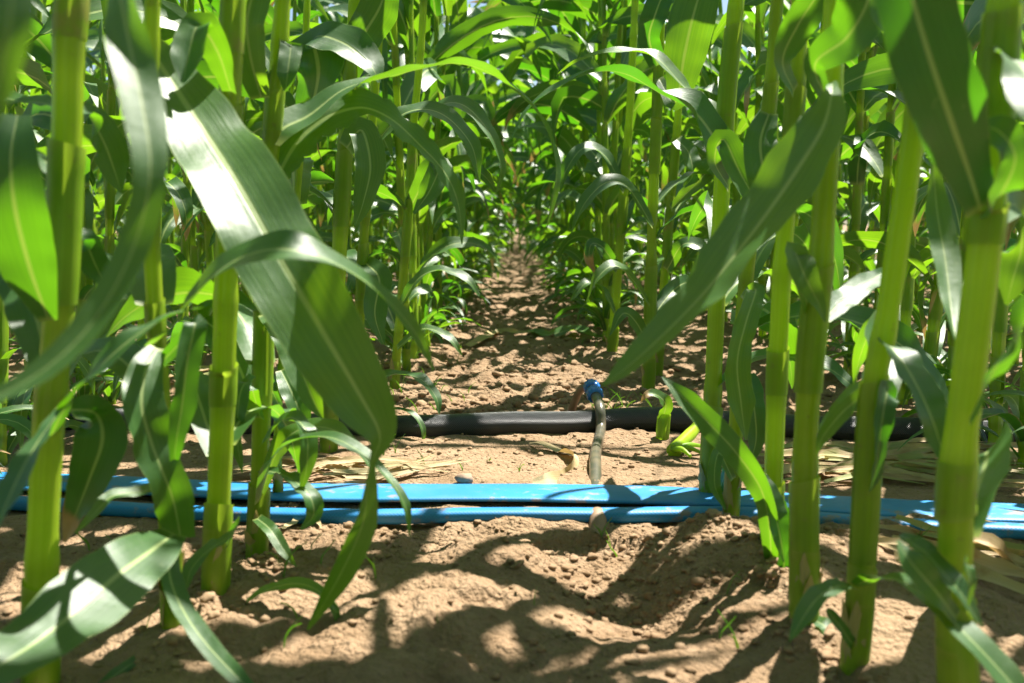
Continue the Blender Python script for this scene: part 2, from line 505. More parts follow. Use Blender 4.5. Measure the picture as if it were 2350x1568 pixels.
def tube(pts, rad, nr=24, ns=12, cap=True, exact=False, ellipse=None, roll=0.0):
    """round or oval tube; uv in metres (around, along)"""
    if exact: Q = np.asarray(pts, float); nr = len(Q); par = np.arange(nr)
    else: Q, par = spline(pts, nr)
    rad = np.full(nr, rad) if np.isscalar(rad) else np.interp(par, np.linspace(0, par[-1], len(rad)), rad) if len(rad) != nr else np.asarray(rad)
    T = unit(np.gradient(Q, axis=0))
    ref = np.array([0, 0, 1.0]) if abs(T[0][2]) < 0.8 else np.array([0, -1.0, 0])
    A = unit(np.cross(T, ref)); B = np.cross(A, T)
    th = np.linspace(0, 2 * np.pi, ns + 1)
    ea, eb = ellipse or (1, 1)
    if ellipse:        # flattened tube: superellipse, tilted by roll
        ca = np.sign(np.cos(th)) * np.abs(np.cos(th)) ** 0.55 * ea; sa = np.sign(np.sin(th)) * np.abs(np.sin(th)) ** 0.75 * eb
        ca, sa = ca * math.cos(roll) - sa * math.sin(roll), ca * math.sin(roll) + sa * math.cos(roll)
    else: ca, sa = np.cos(th), np.sin(th)
    V = Q[:, None] + rad[:, None, None] * (A[:, None] * ca[None, :, None] + B[:, None] * sa[None, :, None])
    if cap:
        V[0] = np.where(np.arange(ns + 1)[:, None] >= 0, V[0], V[0])
        V = np.concatenate([np.repeat(Q[:1, None], ns + 1, 1), V, np.repeat(Q[-1:, None], ns + 1, 1)], 0)
    nr2 = V.shape[0]
    s = np.r_[0, np.cumsum(np.linalg.norm(np.diff(Q, axis=0), axis=1))]
    if cap: s = np.r_[s[0], s, s[-1]]
    per = np.r_[0, np.cumsum(np.hypot(np.diff(ca), np.diff(sa)))] * rad.mean()
    U = np.stack(np.broadcast_arrays(per[None], s[:, None]), -1).reshape(-1, 2)
    I = np.zeros((nr2 * (ns + 1), 3))
    return V.reshape(-1, 3), quads(nr2, ns + 1), U, I

def stalk_geo(path, r0, r1, nodes, ns=12, seed=0):
    """cane with swollen nodes; nodes are fractions of the length"""
    r = np.random.default_rng(seed)
    tt = list(np.linspace(0, 1, max(8, len(nodes) * 2)))
    for nf in nodes:
        tt += [nf + k * 0.0045 for k in (-3.2, -1.5, -.5, .5, 1.5, 3.2)]
    tt = np.array(sorted(x for x in set(tt) if 0 <= x <= 1))
    Q, _ = spline(path, 200)
    q = np.linspace(0, 1, 200)
    Qs = np.stack([np.interp(tt, q, Q[:, j]) for j in range(3)], 1)
    rad = (r0 + (r1 - r0) * tt ** 1.2) * (1 + 0.12 * np.exp(-tt / 0.02))
    nd_ = np.zeros(len(tt))
    for nf in nodes:
        x = (tt - nf) / 0.0075
        rad = rad * (1 + 0.10 * np.exp(-x * x)) * (1 - 0.05 * np.exp(-((tt - nf - 0.016) / 0.012) ** 2))
        nd_ = np.maximum(nd_, np.exp(-((tt - nf + 0.004) / 0.006) ** 2))
    V, F, U, I = tube(Qs, rad, ns=ns, exact=True, cap=False)
    I = I.reshape(len(tt), ns + 1, 3); I[..., 0] = r.random(); I[..., 1] = nd_[:, None]
    U = U * np.array([1 / (2 * np.pi * r0), 2.0])
    return V, F, U, I.reshape(-1, 3)

def path_at(path, f):
    Q, _ = spline(path, 200); q = np.linspace(0, 1, 200)
    return np.array([np.interp(f, q, Q[:, j]) for j in range(3)])

def sheath_geo(path, f0, f1, r0, r1, az, ns=14, seed=0, flare=1.17, nz=7):
    """leaf base wrapped round the cane from node f0 up to the collar at f1"""
    r = np.random.default_rng(seed)
    ff = np.linspace(f0, f1, nz)
    Q, _ = spline(path, 200); q = np.linspace(0, 1, 200)
    Qs = np.stack([np.interp(ff, q, Q[:, j]) for j in range(3)], 1)
    th = az + np.pi + np.linspace(-0.12, 2 * np.pi + 0.25, ns + 1)    # overlap on the side away from the blade
    k = np.linspace(0, 1, nz)
    base = r0 + (r1 - r0) * ff ** 1.2
    L = []
    for i in range(nz):
        grow = 1.10 + 0.05 * np.sin(np.pi * k[i]) + (flare - 1.10) * sstep(0.75, 1, k[i])
        rr = base[i] * (grow + 0.07 * np.linspace(0, 1, ns + 1))
        zoff = 0.35 * base[i] * (np.cos(th - az)) * (k[i] > 0.9)
        L.append(np.stack([Qs[i, 0] + rr * np.cos(th), Qs[i, 1] + rr * np.sin(th), Qs[i, 2] + zoff], 1))
    V = np.array(L).reshape(-1, 3)
    U = np.stack(np.broadcast_arrays(np.linspace(0, 1, ns + 1)[None], k[:, None] * 0.4), -1).reshape(-1, 2)
    I = np.zeros((nz, ns + 1, 3)); I[..., 0] = r.random(); I[..., 2] = (sstep(0.86, 1, k) * 0.8)[:, None]
    I[..., 1] = (0.35 * (1 - sstep(0, 0.08, k)))[:, None]
    return V, quads(nz, ns + 1), U, I.reshape(-1, 3)

def arch_pts(p0, az, e0, e1, length, bend=1.3, drift=0.0, n=12, kink=None):
    """midrib of a free leaf: leaves at elevation e0 and bows over to e1"""
    pts = [np.asarray(p0, float)]; d = length / (n - 1)
    for i in range(1, n):
        t = (i - .5) / (n - 1)
        e = e0 + (e1 - e0) * t ** bend
        if kink and t > kink: e = max(e - 0.9, -1.6)
        a = az + drift * t
        pts.append(pts[-1] + d * np.array([math.cos(e) * math.cos(a), math.cos(e) * math.sin(a), math.sin(e)]))
    return pts

# ------------------------------------------------------------------ a free maize plant
def plant_parts(seed, lod=2, zmin=0.0, height=None, path=None, r0=None, low=True):
    """list of (part name, arrays, material) for one plant standing at the origin"""
    r = np.random.default_rng(seed)
    H = height or r.uniform(1.35, 1.6)
    r0 = r0 or r.uniform(0.0115, 0.0145); r1 = 0.006
    if path is None:
        b = r.normal(0, 0.03, 2)
        path = [(0, 0, -0.02), (b[0] * .3, b[1] * .3, H * .33), (b[0] * .8, b[1] * .8, H * .66), (b[0] * 1.2, b[1] * 1.2, H)]
    zs = [0.03, 0.075, 0.135]; g = 0.075
    while zs[-1] < H - 0.12:
        g = min(0.175, g + 0.021); zs.append(zs[-1] + g * r.uniform(.9, 1.1))
    nodes = [z / H for z in zs if z < H]
    out = [('stalk', stalk_geo(path, r0, r1, nodes, (6, 8, 14)[lod], seed), 1)]
    az0 = r.uniform(-0.5, 0.5) + (0 if r.random() < .5 else math.pi)
    nl = (9, 14, 26)[lod]; na = (1, 2, 3)[lod]
    for i, z in enumerate(zs[:-1]):
        az = az0 + math.pi * i + r.normal(0, 0.28)
        ztop = min(H * .97, z + r.uniform(0.10, 0.16) * min(1, 0.4 + z))
        if ztop < zmin: continue
        f0, f1 = z / H, ztop / H
        if i > 1 and lod > 0:
            out.append(('sheath', sheath_geo(path, f0, f1, r0, r1, az, (0, 8, 14)[lod], seed + i, nz=(0, 4, 8)[lod]), 2))
        rel = z / H
        size = 0.40 + 0.75 * math.sin(min(1, rel / 0.55) * math.pi / 2) if rel < .75 else 1.15 - 1.6 * (rel - .75)
        if rel < 0.16 and (not low or r.random() < 0.25): continue
        Ln = r.uniform(0.52, 0.70) * size; Wd = r.uniform(0.062, 0.088) * (0.42 + 0.58 * size) * (0.75 if rel < .2 else 1)
        e0 = R(r.uniform(40, 66)) if rel < .7 else R(r.uniform(58, 76))
        e1 = R(r.uniform(-88, -55)) if rel < .75 else R(r.uniform(-60, 10))
        if rel < .48: Ln *= 0.70; e0 = R(r.uniform(50, 74))
        p = path_at(path, f1) + r0 * 0.9 * np.array([math.cos(az), math.sin(az), 0])
        pts = arch_pts(p, az, e0, e1, Ln, r.uniform(.7, 2.0), r.normal(0, .55), kink=(r.uniform(.3, .7) if r.random() < .22 else None))
        side = np.array([-math.sin(az), math.cos(az), 0]); up = np.array([-math.cos(az) * .8, -math.sin(az) * .8, .8])
        n0 = up; n1 = np.array([math.cos(az) * .4, math.sin(az) * .4, .6]) + side * r.normal(0, .8)
        n2 = np.array([math.cos(az), math.sin(az), .2]) + side * r.normal(0, 1.6)
        gm = ribbon(pts, Wd, [n0, n1, n1, n2], nl, na, r.uniform(.15, .5), r.uniform(.12, .32), Ln / 0.15, seed * 31 + i,
                    dry=(0.30 if rel < 0.12 and r.random() < .35 else 0.0), drytip=(0.7 if r.random() < .2 else 0.0), ragged=(.3 if r.random() < .2 else 0), roll=r.uniform(0, 1.0))
        out.append(('leaf', gm, 0))
    for j in range((4, 7, 7)[lod]):          # little leaves of side shoots round the foot
        az = r.uniform(0, 6.28); Ln = r.uniform(.14, .30)
        pts = arch_pts((0.012 * math.cos(az), 0.012 * math.sin(az), r.uniform(0, .10)), az, R(r.uniform(55, 80)), R(r.uniform(-70, -10)), Ln, r.uniform(.9, 1.6), r.normal(0, .5))
        up = np.array([-math.cos(az) * .8, -math.sin(az) * .8, .8])
        out.append(('leaf', ribbon(pts, r.uniform(.016, .032), [up, (r.normal(0, .4), r.normal(0, .4), 1)], nl, na, .3, .2, 2, seed * 97 + j, drytip=(.8 if r.random() < .15 else 0)), 0))
    return out

# ------------------------------------------------------------------ ground: one sheet to the horizon
def axis_grid(lo_f, hi_f, step, far, grow):
    a = list(np.arange(lo_f, hi_f, step)); s = step
    while a[-1] < far: s *= grow; a.append(a[-1] + s)
    return a
ys = axis_grid(0.55, 3.0, 0.0055, 300, 1.022)
ys = [-60, -20, -6, -2, -0.6, 0.0, 0.25, 0.4, 0.5] + ys
xp = axis_grid(0, 1.0, 0.0065, 150, 1.035)
xs = [-v for v in xp[:0:-1]] + xp
X, Y = np.meshgrid(np.array(xs), np.array(ys))
Z = ground_z(X, Y) * (1 - sstep(40, 60, np.hypot(X, Y)))
V = np.stack([X, Y, Z], -1).reshape(-1, 3)
gmesh = mesh('ground', (V, quads(len(ys), len(xs)), V[:, :2] * 1.0, np.zeros((len(V), 3)), np.zeros((len(ys) - 1) * (len(xs) - 1), int)), [M_SOIL])
tag(obj('ground', gmesh), 'dry tan crumbly soil of the maize field', 'ground', kind='structure')

# loose crumbs of soil, past counting
def ico():
    p = (1 + 5 ** .5) / 2
    v = np.array([(-1, p, 0), (1, p, 0), (-1, -p, 0), (1, -p, 0), (0, -1, p), (0, 1, p), (0, -1, -p), (0, 1, -p), (p, 0, -1), (p, 0, 1), (-p, 0, -1), (-p, 0, 1)], float)
    f = np.array([(0, 11, 5), (0, 5, 1), (0, 1, 7), (0, 7, 10), (0, 10, 11), (1, 5, 9), (5, 11, 4), (11, 10, 2), (10, 7, 6), (7, 1, 8), (3, 9, 4), (3, 4, 2), (3, 2, 6), (3, 6, 8), (3, 8, 9), (4, 9, 5), (2, 4, 11), (6, 2, 10), (8, 6, 7), (9, 8, 1)])
    v /= np.linalg.norm(v[0])
    for _ in range(1):
        mid = {}; nf = []; v = list(v)
        def m(a, b):
            k = (min(a, b), max(a, b))
            if k not in mid:
                q = np.array(v[a]) + np.array(v[b]); v.append(q / np.linalg.norm(q)); mid[k] = len(v) - 1
            return mid[k]
        for a, b, c in f:
            ab, bc, ca = m(a, b), m(b, c), m(c, a)
            nf += [(a, ab, ca), (b, bc, ab), (c, ca, bc), (ab, bc, ca)]
        v = np.array(v); f = np.array(nf)
    return v, f
IV, IF = ico()

def lump(c, s, r, rough=0.28):
    k = r.normal(0, 1, (4, 3)) * 2.2
    d = 1 + rough * sum(np.sin(IV @ k[j] + j * 1.7) for j in range(4)) / 2 + r.normal(0, .11, len(IV))
    q = IV * d[:, None] * np.array([r.uniform(.8, 1.3), r.uniform(.8, 1.3), r.uniform(.5, .85)]) * s
    a = r.uniform(0, 6.28); ca, sa = math.cos(a), math.sin(a)
    return np.stack([q[:, 0] * ca - q[:, 1] * sa, q[:, 0] * sa + q[:, 1] * ca, q[:, 2]], 1) + c

r_ = np.random.default_rng(11)
cx, cy, cs = [], [], []
n_ = 5200
yy = 2.25 + 7.5 * r_.random(n_) ** 1.8; xx = r_.normal(0, 0.2, n_) * (1 + 0.25 * yy); ss = 0.0022 + 0.011 * r_.random(n_) ** 4
cx.append(xx); cy.append(yy); cs.append(ss)
n_ = 1800
yy = r_.uniform(0.9, 2.1, n_); xx = r_.uniform(-0.9, 0.9, n_); ss = 0.0010 + 0.0050 * r_.random(n_) ** 6
cx.append(xx); cy.append(yy); cs.append(ss)
for gx, gy, sp, k in ((0.0, 1.33, .05, 200), (0.24, 1.24, .07, 420), (-0.22, 1.36, .05, 200), (0.13, 1.22, .06, 200), (0.27, 1.36, .05, 250), (0.16, 1.9, .08, 150), (-.32, 1.2, .08, 200), (-.1, 2.0, .1, 150), (.1, 1.03, .08, 150)):
    cx.append(r_.normal(gx, sp * 1.3, k)); cy.append(r_.normal(gy, sp, k)); cs.append(0.0012 + 0.0055 * r_.random(k) ** 4)
for fx_, fy_ in ((492, 1448), (392, 1548), (588, 1338), (1845, 1510), (1765, 1378), (1674, 1240), (1626, 1168), (641, 1168), (755, 1010), (815, 995), (1488, 905), (1955, 1570)):
    q_ = G(fx_, fy_); a_ = r_.uniform(0, 6.28, 45); d_ = r_.uniform(.012, .035, 45)
    cx.append(q_[0] + d_ * np.cos(a_)); cy.append(q_[1] + d_ * np.sin(a_)); cs.append(.0015 + .005 * r_.random(45) ** 3)
cx = np.concatenate(cx); cy = np.concatenate(cy); cs = np.concatenate(cs)
cz = ground_z(cx, cy)
LV = np.concatenate([lump(np.array([a, b, c + s * .25]), s, r_) for a, b, c, s in zip(cx, cy, cz, cs)])
LF = np.concatenate([IF + i * len(IV) for i in range(len(cx))])
cm = mesh('soil_crumbs', (LV, LF, LV[:, :2], np.zeros((len(LV), 3)), np.zeros(len(LF), int)), [M_CRUMB])
tag(obj('soil_crumbs', cm), 'loose crumbs and clods of tan soil strewn over the path', 'soil', kind='stuff')


# ------------------------------------------------------------------ irrigation hoses
def geo_of(arr, m=0):
    V, F, U, I = arr
    return (V, F, U, I, np.full(len(F), m))

def ground_line(pixels, lift, ext=0.9):
    """ground points under the traced line, carried on past both edges of the frame"""
    p = [G(*q) for q in pixels]
    a = p[0] + (p[0] - p[1]) / np.linalg.norm(p[0] - p[1]) * ext
    b = p[-1] + (p[-1] - p[-2]) / np.linalg.norm(p[-1] - p[-2]) * ext
    p = [a] + p + [b]
    Q, _ = spline(p, 60)
    for q in Q: q[2] = float(base_z(q[0], q[1])) + lift
    return Q

# black woven main: radius 28 mm, lying behind the third plants
q = ground_line([(30, 980), (300, 988), (700, 998), (1000, 1001), (1250, 994), (1490, 986), (1750, 996), (2100, 1014), (2340, 1026)], 0.018)
k = np.arange(len(q)); q[:, 2] += 0.0015 * np.sin(k * 0.9) + 0.006 * np.exp(-((q[:, 0] - 0.27) / .12) ** 2)
BLACK_LINE = q
me = mesh('black_hose', geo_of(tube(q, 0.0298 * (1 + 0.012 * np.sin(k * 1.7)), nr=60, ns=28, exact=True)), [M_BLACK])
tag(obj('black_hose', me), 'thick round black woven hose lying across the path behind the blue ones', 'hose')

def layflat(name, pixels, wid, thk, roll, lift, label):
    q = ground_line(pixels, lift)
    n = len(q); kk = np.arange(n)
    q[:, 2] = np.convolve(np.pad(q[:, 2], 4, 'edge'), np.ones(9) / 9, 'valid')      # taut: bridges the hollows
    arr = tube(q, 1.0 + 0.03 * np.sin(kk * .8), ns=40, exact=True, ellipse=(wid / 2, thk / 2), roll=roll)
    o = obj(name, mesh(name, geo_of(arr), [M_BLUE]))
    return tag(o, label, 'hose')
layflat('flat_hose', [(0, 1108), (300, 1120), (600, 1136), (900, 1145), (1250, 1148), (1600, 1156), (1900, 1174), (2150, 1190), (2350, 1196)],
        0.135, 0.013, R(5), 0.008, 'wide flat blue hose, the rear one of the two, with dirt on its top')
layflat('flat_hose', [(0, 1172), (300, 1190), (650, 1209), (950, 1218), (1350, 1217), (1700, 1211), (1950, 1228), (2150, 1243), (2350, 1252)],
        0.036, 0.020, R(4), 0.013, 'narrow folded blue hose running in front of the wide flat one')

# clear grey riser coming over the black main, with its blue coupling
hx = 0.178
hc = np.array([np.interp(hx, BLACK_LINE[:, 0], BLACK_LINE[:, j]) for j in range(3)])      # centre of the black hose under the tube
hc[0] = hx
A_, B_ = hc + (-0.010, .135, .066), hc + (-.003, .040, .050)
rise = [B_ + (B_ - A_) * -.3, B_, hc + (0, 0, .0435), hc + (.001, -.032, .030), hc + (-.001, -.062, -.005), P(1367, 1060, 1.90), P(1366, 1100, 1.80), P(1367, 1140, 1.68), P(1369, 1180, 1.58)]
riser = empty('riser_tube', (rise[4][0], rise[4][1], 0))
ro = np.array(riser.location)
rise = [np.array(p) for p in rise]
for p in rise[5:]: p[2] = float(base_z(p[0], p[1])) + (0.012 if p[1] > 1.785 else -0.010)
tag(riser, 'grey translucent tube with orange stripes climbing over the black hose to a blue coupling', 'tube')
obj('tube', mesh('tube', geo_of(tube(rise, 0.0112, nr=50, ns=24)), [M_RISER], ro), riser)
end = [P(1369, 1226, 1.475), P(1371, 1238, 1.44), P(1372, 1256, 1.40)]
for p, z in zip(end, (0.000, 0.005, -0.012)): p[2] = float(base_z(p[0], p[1])) + z
obj('muddy_end', mesh('muddy_end', geo_of(tube(end, 0.0135, nr=14, ns=20)), [M_BROWN], ro), riser)
ax = (B_ - A_)
coup = obj('coupling', mesh('coupling', geo_of(tube([A_ + ax * f for f in (0.0, .04, .3, .5, .7, .9, .96)], [0.0115, .0132, .0138, .0138, .0138, .0132, .0115], nr=22, ns=24)), [M_DARK], ro), riser)
for f0, f1 in ((0.12, 0.46), (0.58, 0.94)):
    V, F, U, I = tube([A_ + ax * (f0 + (f1 - f0) * g) for g in np.linspace(0, 1, 11)], [0.0145, .0175, .0186, .0190, .0184, .0181, .0184, .0190, .0186, .0175, .0145], nr=11, ns=48, exact=True)
    T_ = unit(ax); ctr = A_ + T_ * ((V - A_) @ T_)[:, None]
    rad = V - ctr; idx = np.arange(len(V)) % 49
    V = ctr + rad * (1 + 0.035 * np.where((idx % 4) < 2, 1, -1))[:, None]      # grip ribs
    obj('ring', mesh('ring', geo_of((V, F, U, I)), [M_RING], ro), coup)
st = [A_ + (-.050, .045, -.062), A_ + (-.024, .020, -.022), A_ + (B_ - A_) * .1]
st[0][2] = gz(st[0][0], st[0][1]) - 0.01
obj('stub', mesh('stub', geo_of(tube(st, 0.0092, nr=14, ns=18)), [M_BROWN], ro), riser)

# ------------------------------------------------------------------ plants beside the camera, modelled one by one
# places that stand in full sun in the photo: leaves that would shade them are left off
SUNLIT = [P(*q) for q in ((480, 230, 1.03), (560, 300, .98), (340, 930, .95), (352, 1010, .95), (405, 880, .95), (180, 1380, .79), (120, 1440, .76), (250, 1310, .82),
          (2060, 600, .965), (2100, 330, .965), (2020, 820, .965), (2235, 800, .82), (1888, 470, 1.055), (1850, 950, 1.055), (150, 300, .92), (140, 450, .92), 
          (2290, 440, .78), (1760, 560, .91), (1650, 680, .9), (2080, 170, .92), (1120, 180, 1.39), (900, 180, 1.34), (1600, 270, 1.56), (640, 200, 1.27), (505, 1100, 1.125), (100, 1200, .92), (790, 100, 1.52),
          (1600, 100, 2.57), (2160, 450, 1.05), (1790, 900, 1.2), (1640, 500, 1.6), (325, 250, .65), (330, 470, .63), (200, 760, .60), (540, 600, .88))]
SUNLIT = np.array(SUNLIT); SVEC = np.array(sv)
def shades(V, rad=.022):
    d_ = V[:, None] - SUNLIT[None]
    al = d_ @ SVEC
    pr = np.linalg.norm(d_ - al[..., None] * SVEC, axis=2)
    return bool(((al > .09) & (pr < rad)).any())

def hero(px_path, d, rad, nodes_px, label, seed, leaves=(), sheaths=(), dtop=None, high=True, az0=None, base_y=None, group=None):
    """px_path: traced cane from the ground up; d: distance of its foot; leaves: dicts of traced midribs"""
    r = np.random.default_rng(seed)
    dtop = d if dtop is None else dtop
    n = len(px_path)
    pts = [P(x, y, d + (dtop - d) * i / max(1, n - 1)) for i, (x, y) in enumerate(px_path)]
    foot = np.array([pts[0][0], pts[0][1], gz(pts[0][0], pts[0][1])])
    if pts[0][2] > foot[2] - 0.01:
        e = pts[1] - pts[0]
        pts = [pts[0] + e / e[2] * (foot[2] - 0.012 - pts[0][2])] + pts
    foot[:2] = pts[0][:2]
    top = pts[-1]; z = top[2]; e = unit(pts[-1] - pts[-2]); e = unit(np.array([e[0] * .5, e[1] * .5, 1.0]))
    H = r.uniform(1.75, 2.05)
    if high:
        while z < H:
            top = top + e * 0.25 / e[2]; pts.append(top); z = top[2]
    loc = [p - foot for p in pts]
    Q, _ = spline(loc, 400)
    root = empty('maize_plant', foot)
    tag(root, label, 'maize plant', group or 'maize plants standing nearest the viewer')
    r1 = rad * 0.45
    Lz = Q[:, 2]
    frac = lambda zz: float(np.interp(zz, Lz, np.linspace(0, 1, 400)))
    def zof(py):      # height on the cane seen at picture row py
        ys_ = np.array([PX(qq + foot)[1] if (qq + foot)[2] < 1.6 else -900 - qq[2] for qq in Q])
        return float(np.interp(-py, -ys_, Lz))
    nz_ = sorted(zof(y) for y in nodes_px) if nodes_px else [0.04, 0.11, 0.22, 0.36, 0.50]
    zz = nz_[-1]
    while high and zz < Lz[-1] - 0.1:
        zz += r.uniform(.13, .17); nz_.append(zz)
    o = obj('stalk', mesh('stalk', geo_of(stalk_geo(loc, rad, r1, [frac(v) for v in nz_], 24, seed), 1)), root)
    for (ya, yb, az) in sheaths:
        g_ = sheath_geo(loc, frac(zof(ya)), frac(zof(yb)), rad, r1, R(az), 20, seed + int(ya), nz=12)
        obj('sheath', mesh('sheath', geo_of(g_, 2)), root)
    # foot: torn old leaf bases hugging the cane
    for kz, az in ((0.0, r.uniform(0, 6)), (0.02, r.uniform(0, 6))):
        g_ = sheath_geo(loc, frac(kz), frac(kz + r.uniform(.05, .085)), rad * 1.02, r1, az, 18, seed + 77, nz=8, flare=1.14)
        obj('sheath', mesh('sheath', geo_of(g_, 2)), root)
    # dried strips of the lowest, shed sheaths
    for j in range(3 if high else 0):
        a = r.uniform(0, 6.28); h_ = r.uniform(.045, .095); dv = np.array([math.cos(a), math.sin(a), 0])
        b_ = path_at(loc, frac(.0)); ps = [b_ + dv * rad * 1.12, b_ + dv * rad * 1.2 + (0, 0, h_ * .5), b_ + dv * (rad * 1.25 + r.uniform(.001, .012)) + (0, 0, h_)]
        obj('dry_sheath', mesh('dry_sheath', geo_of(ribbon(ps, r.uniform(.014, .024), dv, 14, 3, -.35, .2, 2, seed + 300 + j, dry=.6, base=1.0), 3)), root)
    for i, L in enumerate(leaves):
        p = [P(*q) - foot for q in L['p']]
        wp = L.get('w')
        if not np.isscalar(wp): wp = [v * q[2] / FPX for v, q in zip(wp, L['p'])]; kw = dict(wprof=wp, width=1)
        else: kw = dict(width=wp * np.mean([q[2] for q in L['p']]) / FPX)
        g_ = ribbon(p, normals=L.get('n', (0, -.5, .8)), nl=L.get('nl', 44), na=4, fold=L.get('fold', .24), ruf=L.get('ruf', .08) * 1.35,
                    freq=L.get('fr', 3.0), seed=seed * 13 + i, dry=L.get('dry', 0), drytip=L.get('tip', 0), ragged=L.get('rag', 0), base=L.get('base', .5), roll=L.get('roll', .35), **kw)
        lf = obj('leaf', mesh('leaf', geo_of(g_, 0)), root)
        if L.get('label'): lf['label'] = L['label']
    # lower leaves turned along the row or away from the path
    for j in (() if not high else (0, 3) if d < 1.25 else range(4)):
        zz = r.uniform(.10, .52); f = frac(zz); out_ = 0.0 if foot[0] > 0 else math.pi
        sg = 1 if foot[0] > 0 else -1
        a = [math.pi / 2 - .35 * sg, out_, out_ + .8 * sg, math.pi / 2 - .7 * sg][j] + r.normal(0, .22)
        p = path_at(loc, f) + rad * .7 * np.array([math.cos(a), math.sin(a), 0])
        pts_ = arch_pts(p, a, R(r.uniform(35, 68)), R(r.uniform(-88, -50)), r.uniform(.22, .40), r.uniform(.7, 1.6), r.normal(0, .3))
        up = np.array([-math.cos(a) * .8, -math.sin(a) * .8, .8]); side = np.array([-math.sin(a), math.cos(a), 0])
        g_ = ribbon(pts_, r.uniform(.042, .068), [up, np.array([0, 0, 1]) + side * r.normal(0, .8), np.array([math.cos(a), math.sin(a), .3]) + side * r.normal(0, 1.2)],
                    26, 3, .3, .2, 3, seed * 91 + j, roll=.6)
        if not shades(g_[0] + foot): obj('leaf', mesh('leaf', geo_of(g_, 0)), root)
    # free leaves above the frame, which throw the dappled shade
    if high:
        ztop = CAM_H + d * 0.20 + 0.04
        az = az0 if az0 is not None else r.uniform(-.6, .6)
        sgn = 0
        for zz in nz_:
            sgn += 1
            if zz + foot[2] < ztop or zz > Lz[-1] - .05: continue
            a = az + math.pi * sgn + r.normal(0, .3)
            f = frac(zz + .11); p = path_at(loc, f) + rad * .7 * np.array([math.cos(a), math.sin(a), 0])
            g_ = sheath_geo(loc, frac(zz), f, rad, r1, a, 12, seed + int(zz * 100), nz=5)
            obj('sheath', mesh('sheath', geo_of(g_, 2)), root)
            Ln = r.uniform(.55, .85)
            pts_ = arch_pts(p, a, R(r.uniform(50, 72)), R(r.uniform(-45, -5)), Ln, r.uniform(.9, 1.5), r.normal(0, .4))
            up = np.array([-math.cos(a) * .8, -math.sin(a) * .8, .8]); side = np.array([-math.sin(a), math.cos(a), 0])
            g_ = ribbon(pts_, r.uniform(.058, .082), [up, np.array([0, 0, 1]) + side * r.normal(0, .5), np.array([math.cos(a), math.sin(a), .3]) + side * r.normal(0, .8)],
                        20, 2, .25, .12, 3, seed * 57 + sgn)
            if not shades(g_[0] + foot): obj('leaf', mesh('leaf', geo_of(g_, 0)), root)
        # broad upper leaves reaching over the path
        for j in range(6 if .9 < d < 2.3 else 0):
            zz = r.uniform(CAM_H + d * .21 + .06, min(1.45, Lz[-1] - .15)); f = frac(zz)
            a = (math.pi if foot[0] > 0 else 0) + r.normal(0, .75)
            p = path_at(loc, f) + rad * .7 * np.array([math.cos(a), math.sin(a), 0])
            pts_ = arch_pts(p, a, R(r.uniform(35, 60)), R(r.uniform(-40, 5)), r.uniform(.5, .75), 1.2, r.normal(0, .5))
            up = np.array([-math.cos(a) * .8, -math.sin(a) * .8, .8])
            g_ = ribbon(pts_, r.uniform(.05, .078), [up, np.array([r.normal(0, .4), r.normal(0, .4), 1])], 22, 2, .25, .16, 3, seed * 71 + j, roll=.5)
            if not shades(g_[0] + foot) and min(PX(q + foot)[1] for q in pts_[2:]) < 1e9 and max(PX(q + foot)[1] for q in pts_) < 120:
                obj('leaf', mesh('leaf', geo_of(g_, 0)), root)
    return root

CAMN = (0, -1, .25)
# ---- left of the path
hero([(92, 1640), (95, 1350), (106, 1050), (135, 700), (152, 350), (158, 100), (165, -80)], 0.92, 0.0150, [1290, 905, 640, 90],
     'out of focus maize plant with a thick pale stalk near the left edge', 101, az0=0.4,
     sheaths=[(700, 330, 200), (90, -40, 330)],
     leaves=[dict(p=[(112, 735, .90), (70, 620, .87), (35, 480, .84), (25, 360, .84), (40, 265, .86)], w=[40, 120, 165, 130, 60], n=[(0.15, -1, .2), (.3, -1, .1)], fold=.15, ruf=.05),
             dict(p=[(170, -120, .91), (235, -150, .78), (268, -40, .71), (295, 90, .68), (330, 260, .65), (345, 400, .63), (310, 560, .62), (220, 730, .60), (100, 850, .58), (-60, 935, .56)], w=[50, 80, 85, 95, 95, 70, 80, 75, 60, 24],
                  n=[(-.9, -.5, .1), (-.6, -.8, .1), (-.9, -.3, .3), (.4, -.6, .9), (.45, -.48, .75), (.4, -.46, .8)], ruf=.12),
             dict(p=[(150, 330, .95), (190, 255, 1.05), (235, 320, 1.1), (262, 390, 1.12), (278, 440, 1.14)], w=[30, 70, 96, 70, 8], n=[(.2, -.8, .6), (.3, -.8, .5)]),
             dict(p=[(140, 600, .95), (185, 545, 1.02), (220, 610, 1.05), (245, 665, 1.06)], w=[26, 60, 66, 6], n=[(.2, -.8, .5)]),
             dict(p=[(150, 250, 1.0), (90, 235, 1.1), (30, 230, 1.15), (-40, 200, 1.2)], w=[24, 50, 60, 40], n=[(0, -.4, .9)]),
             dict(p=[(118, 1000, .88), (160, 920, .84), (230, 840, .82), (320, 765, .83), (400, 722, .86), (470, 705, .9)], w=[40, 62, 70, 60, 42, 6], n=[(.2, -.4, 1), (-.2, -.6, .9)], ruf=.14),
             dict(p=[(150, 930, .84), (90, 1010, .78), (40, 1100, .73), (0, 1190, .7), (-50, 1290, .68)], w=[40, 66, 80, 70, 30], n=[(-.3, -.8, .6), (-.3, -.8, .4)]),
             dict(p=[(160, 940, .95), (220, 950, 1.0), (235, 1010, 1.0), (205, 1100, 1.0), (170, 1190, 1.02), (148, 1245, 1.02)], w=[46, 90, 120, 95, 60, 8], n=[(.1, -1, .3), (.1, -1, .2), (-.2, -1, .1)], tip=.8, fold=.35)])
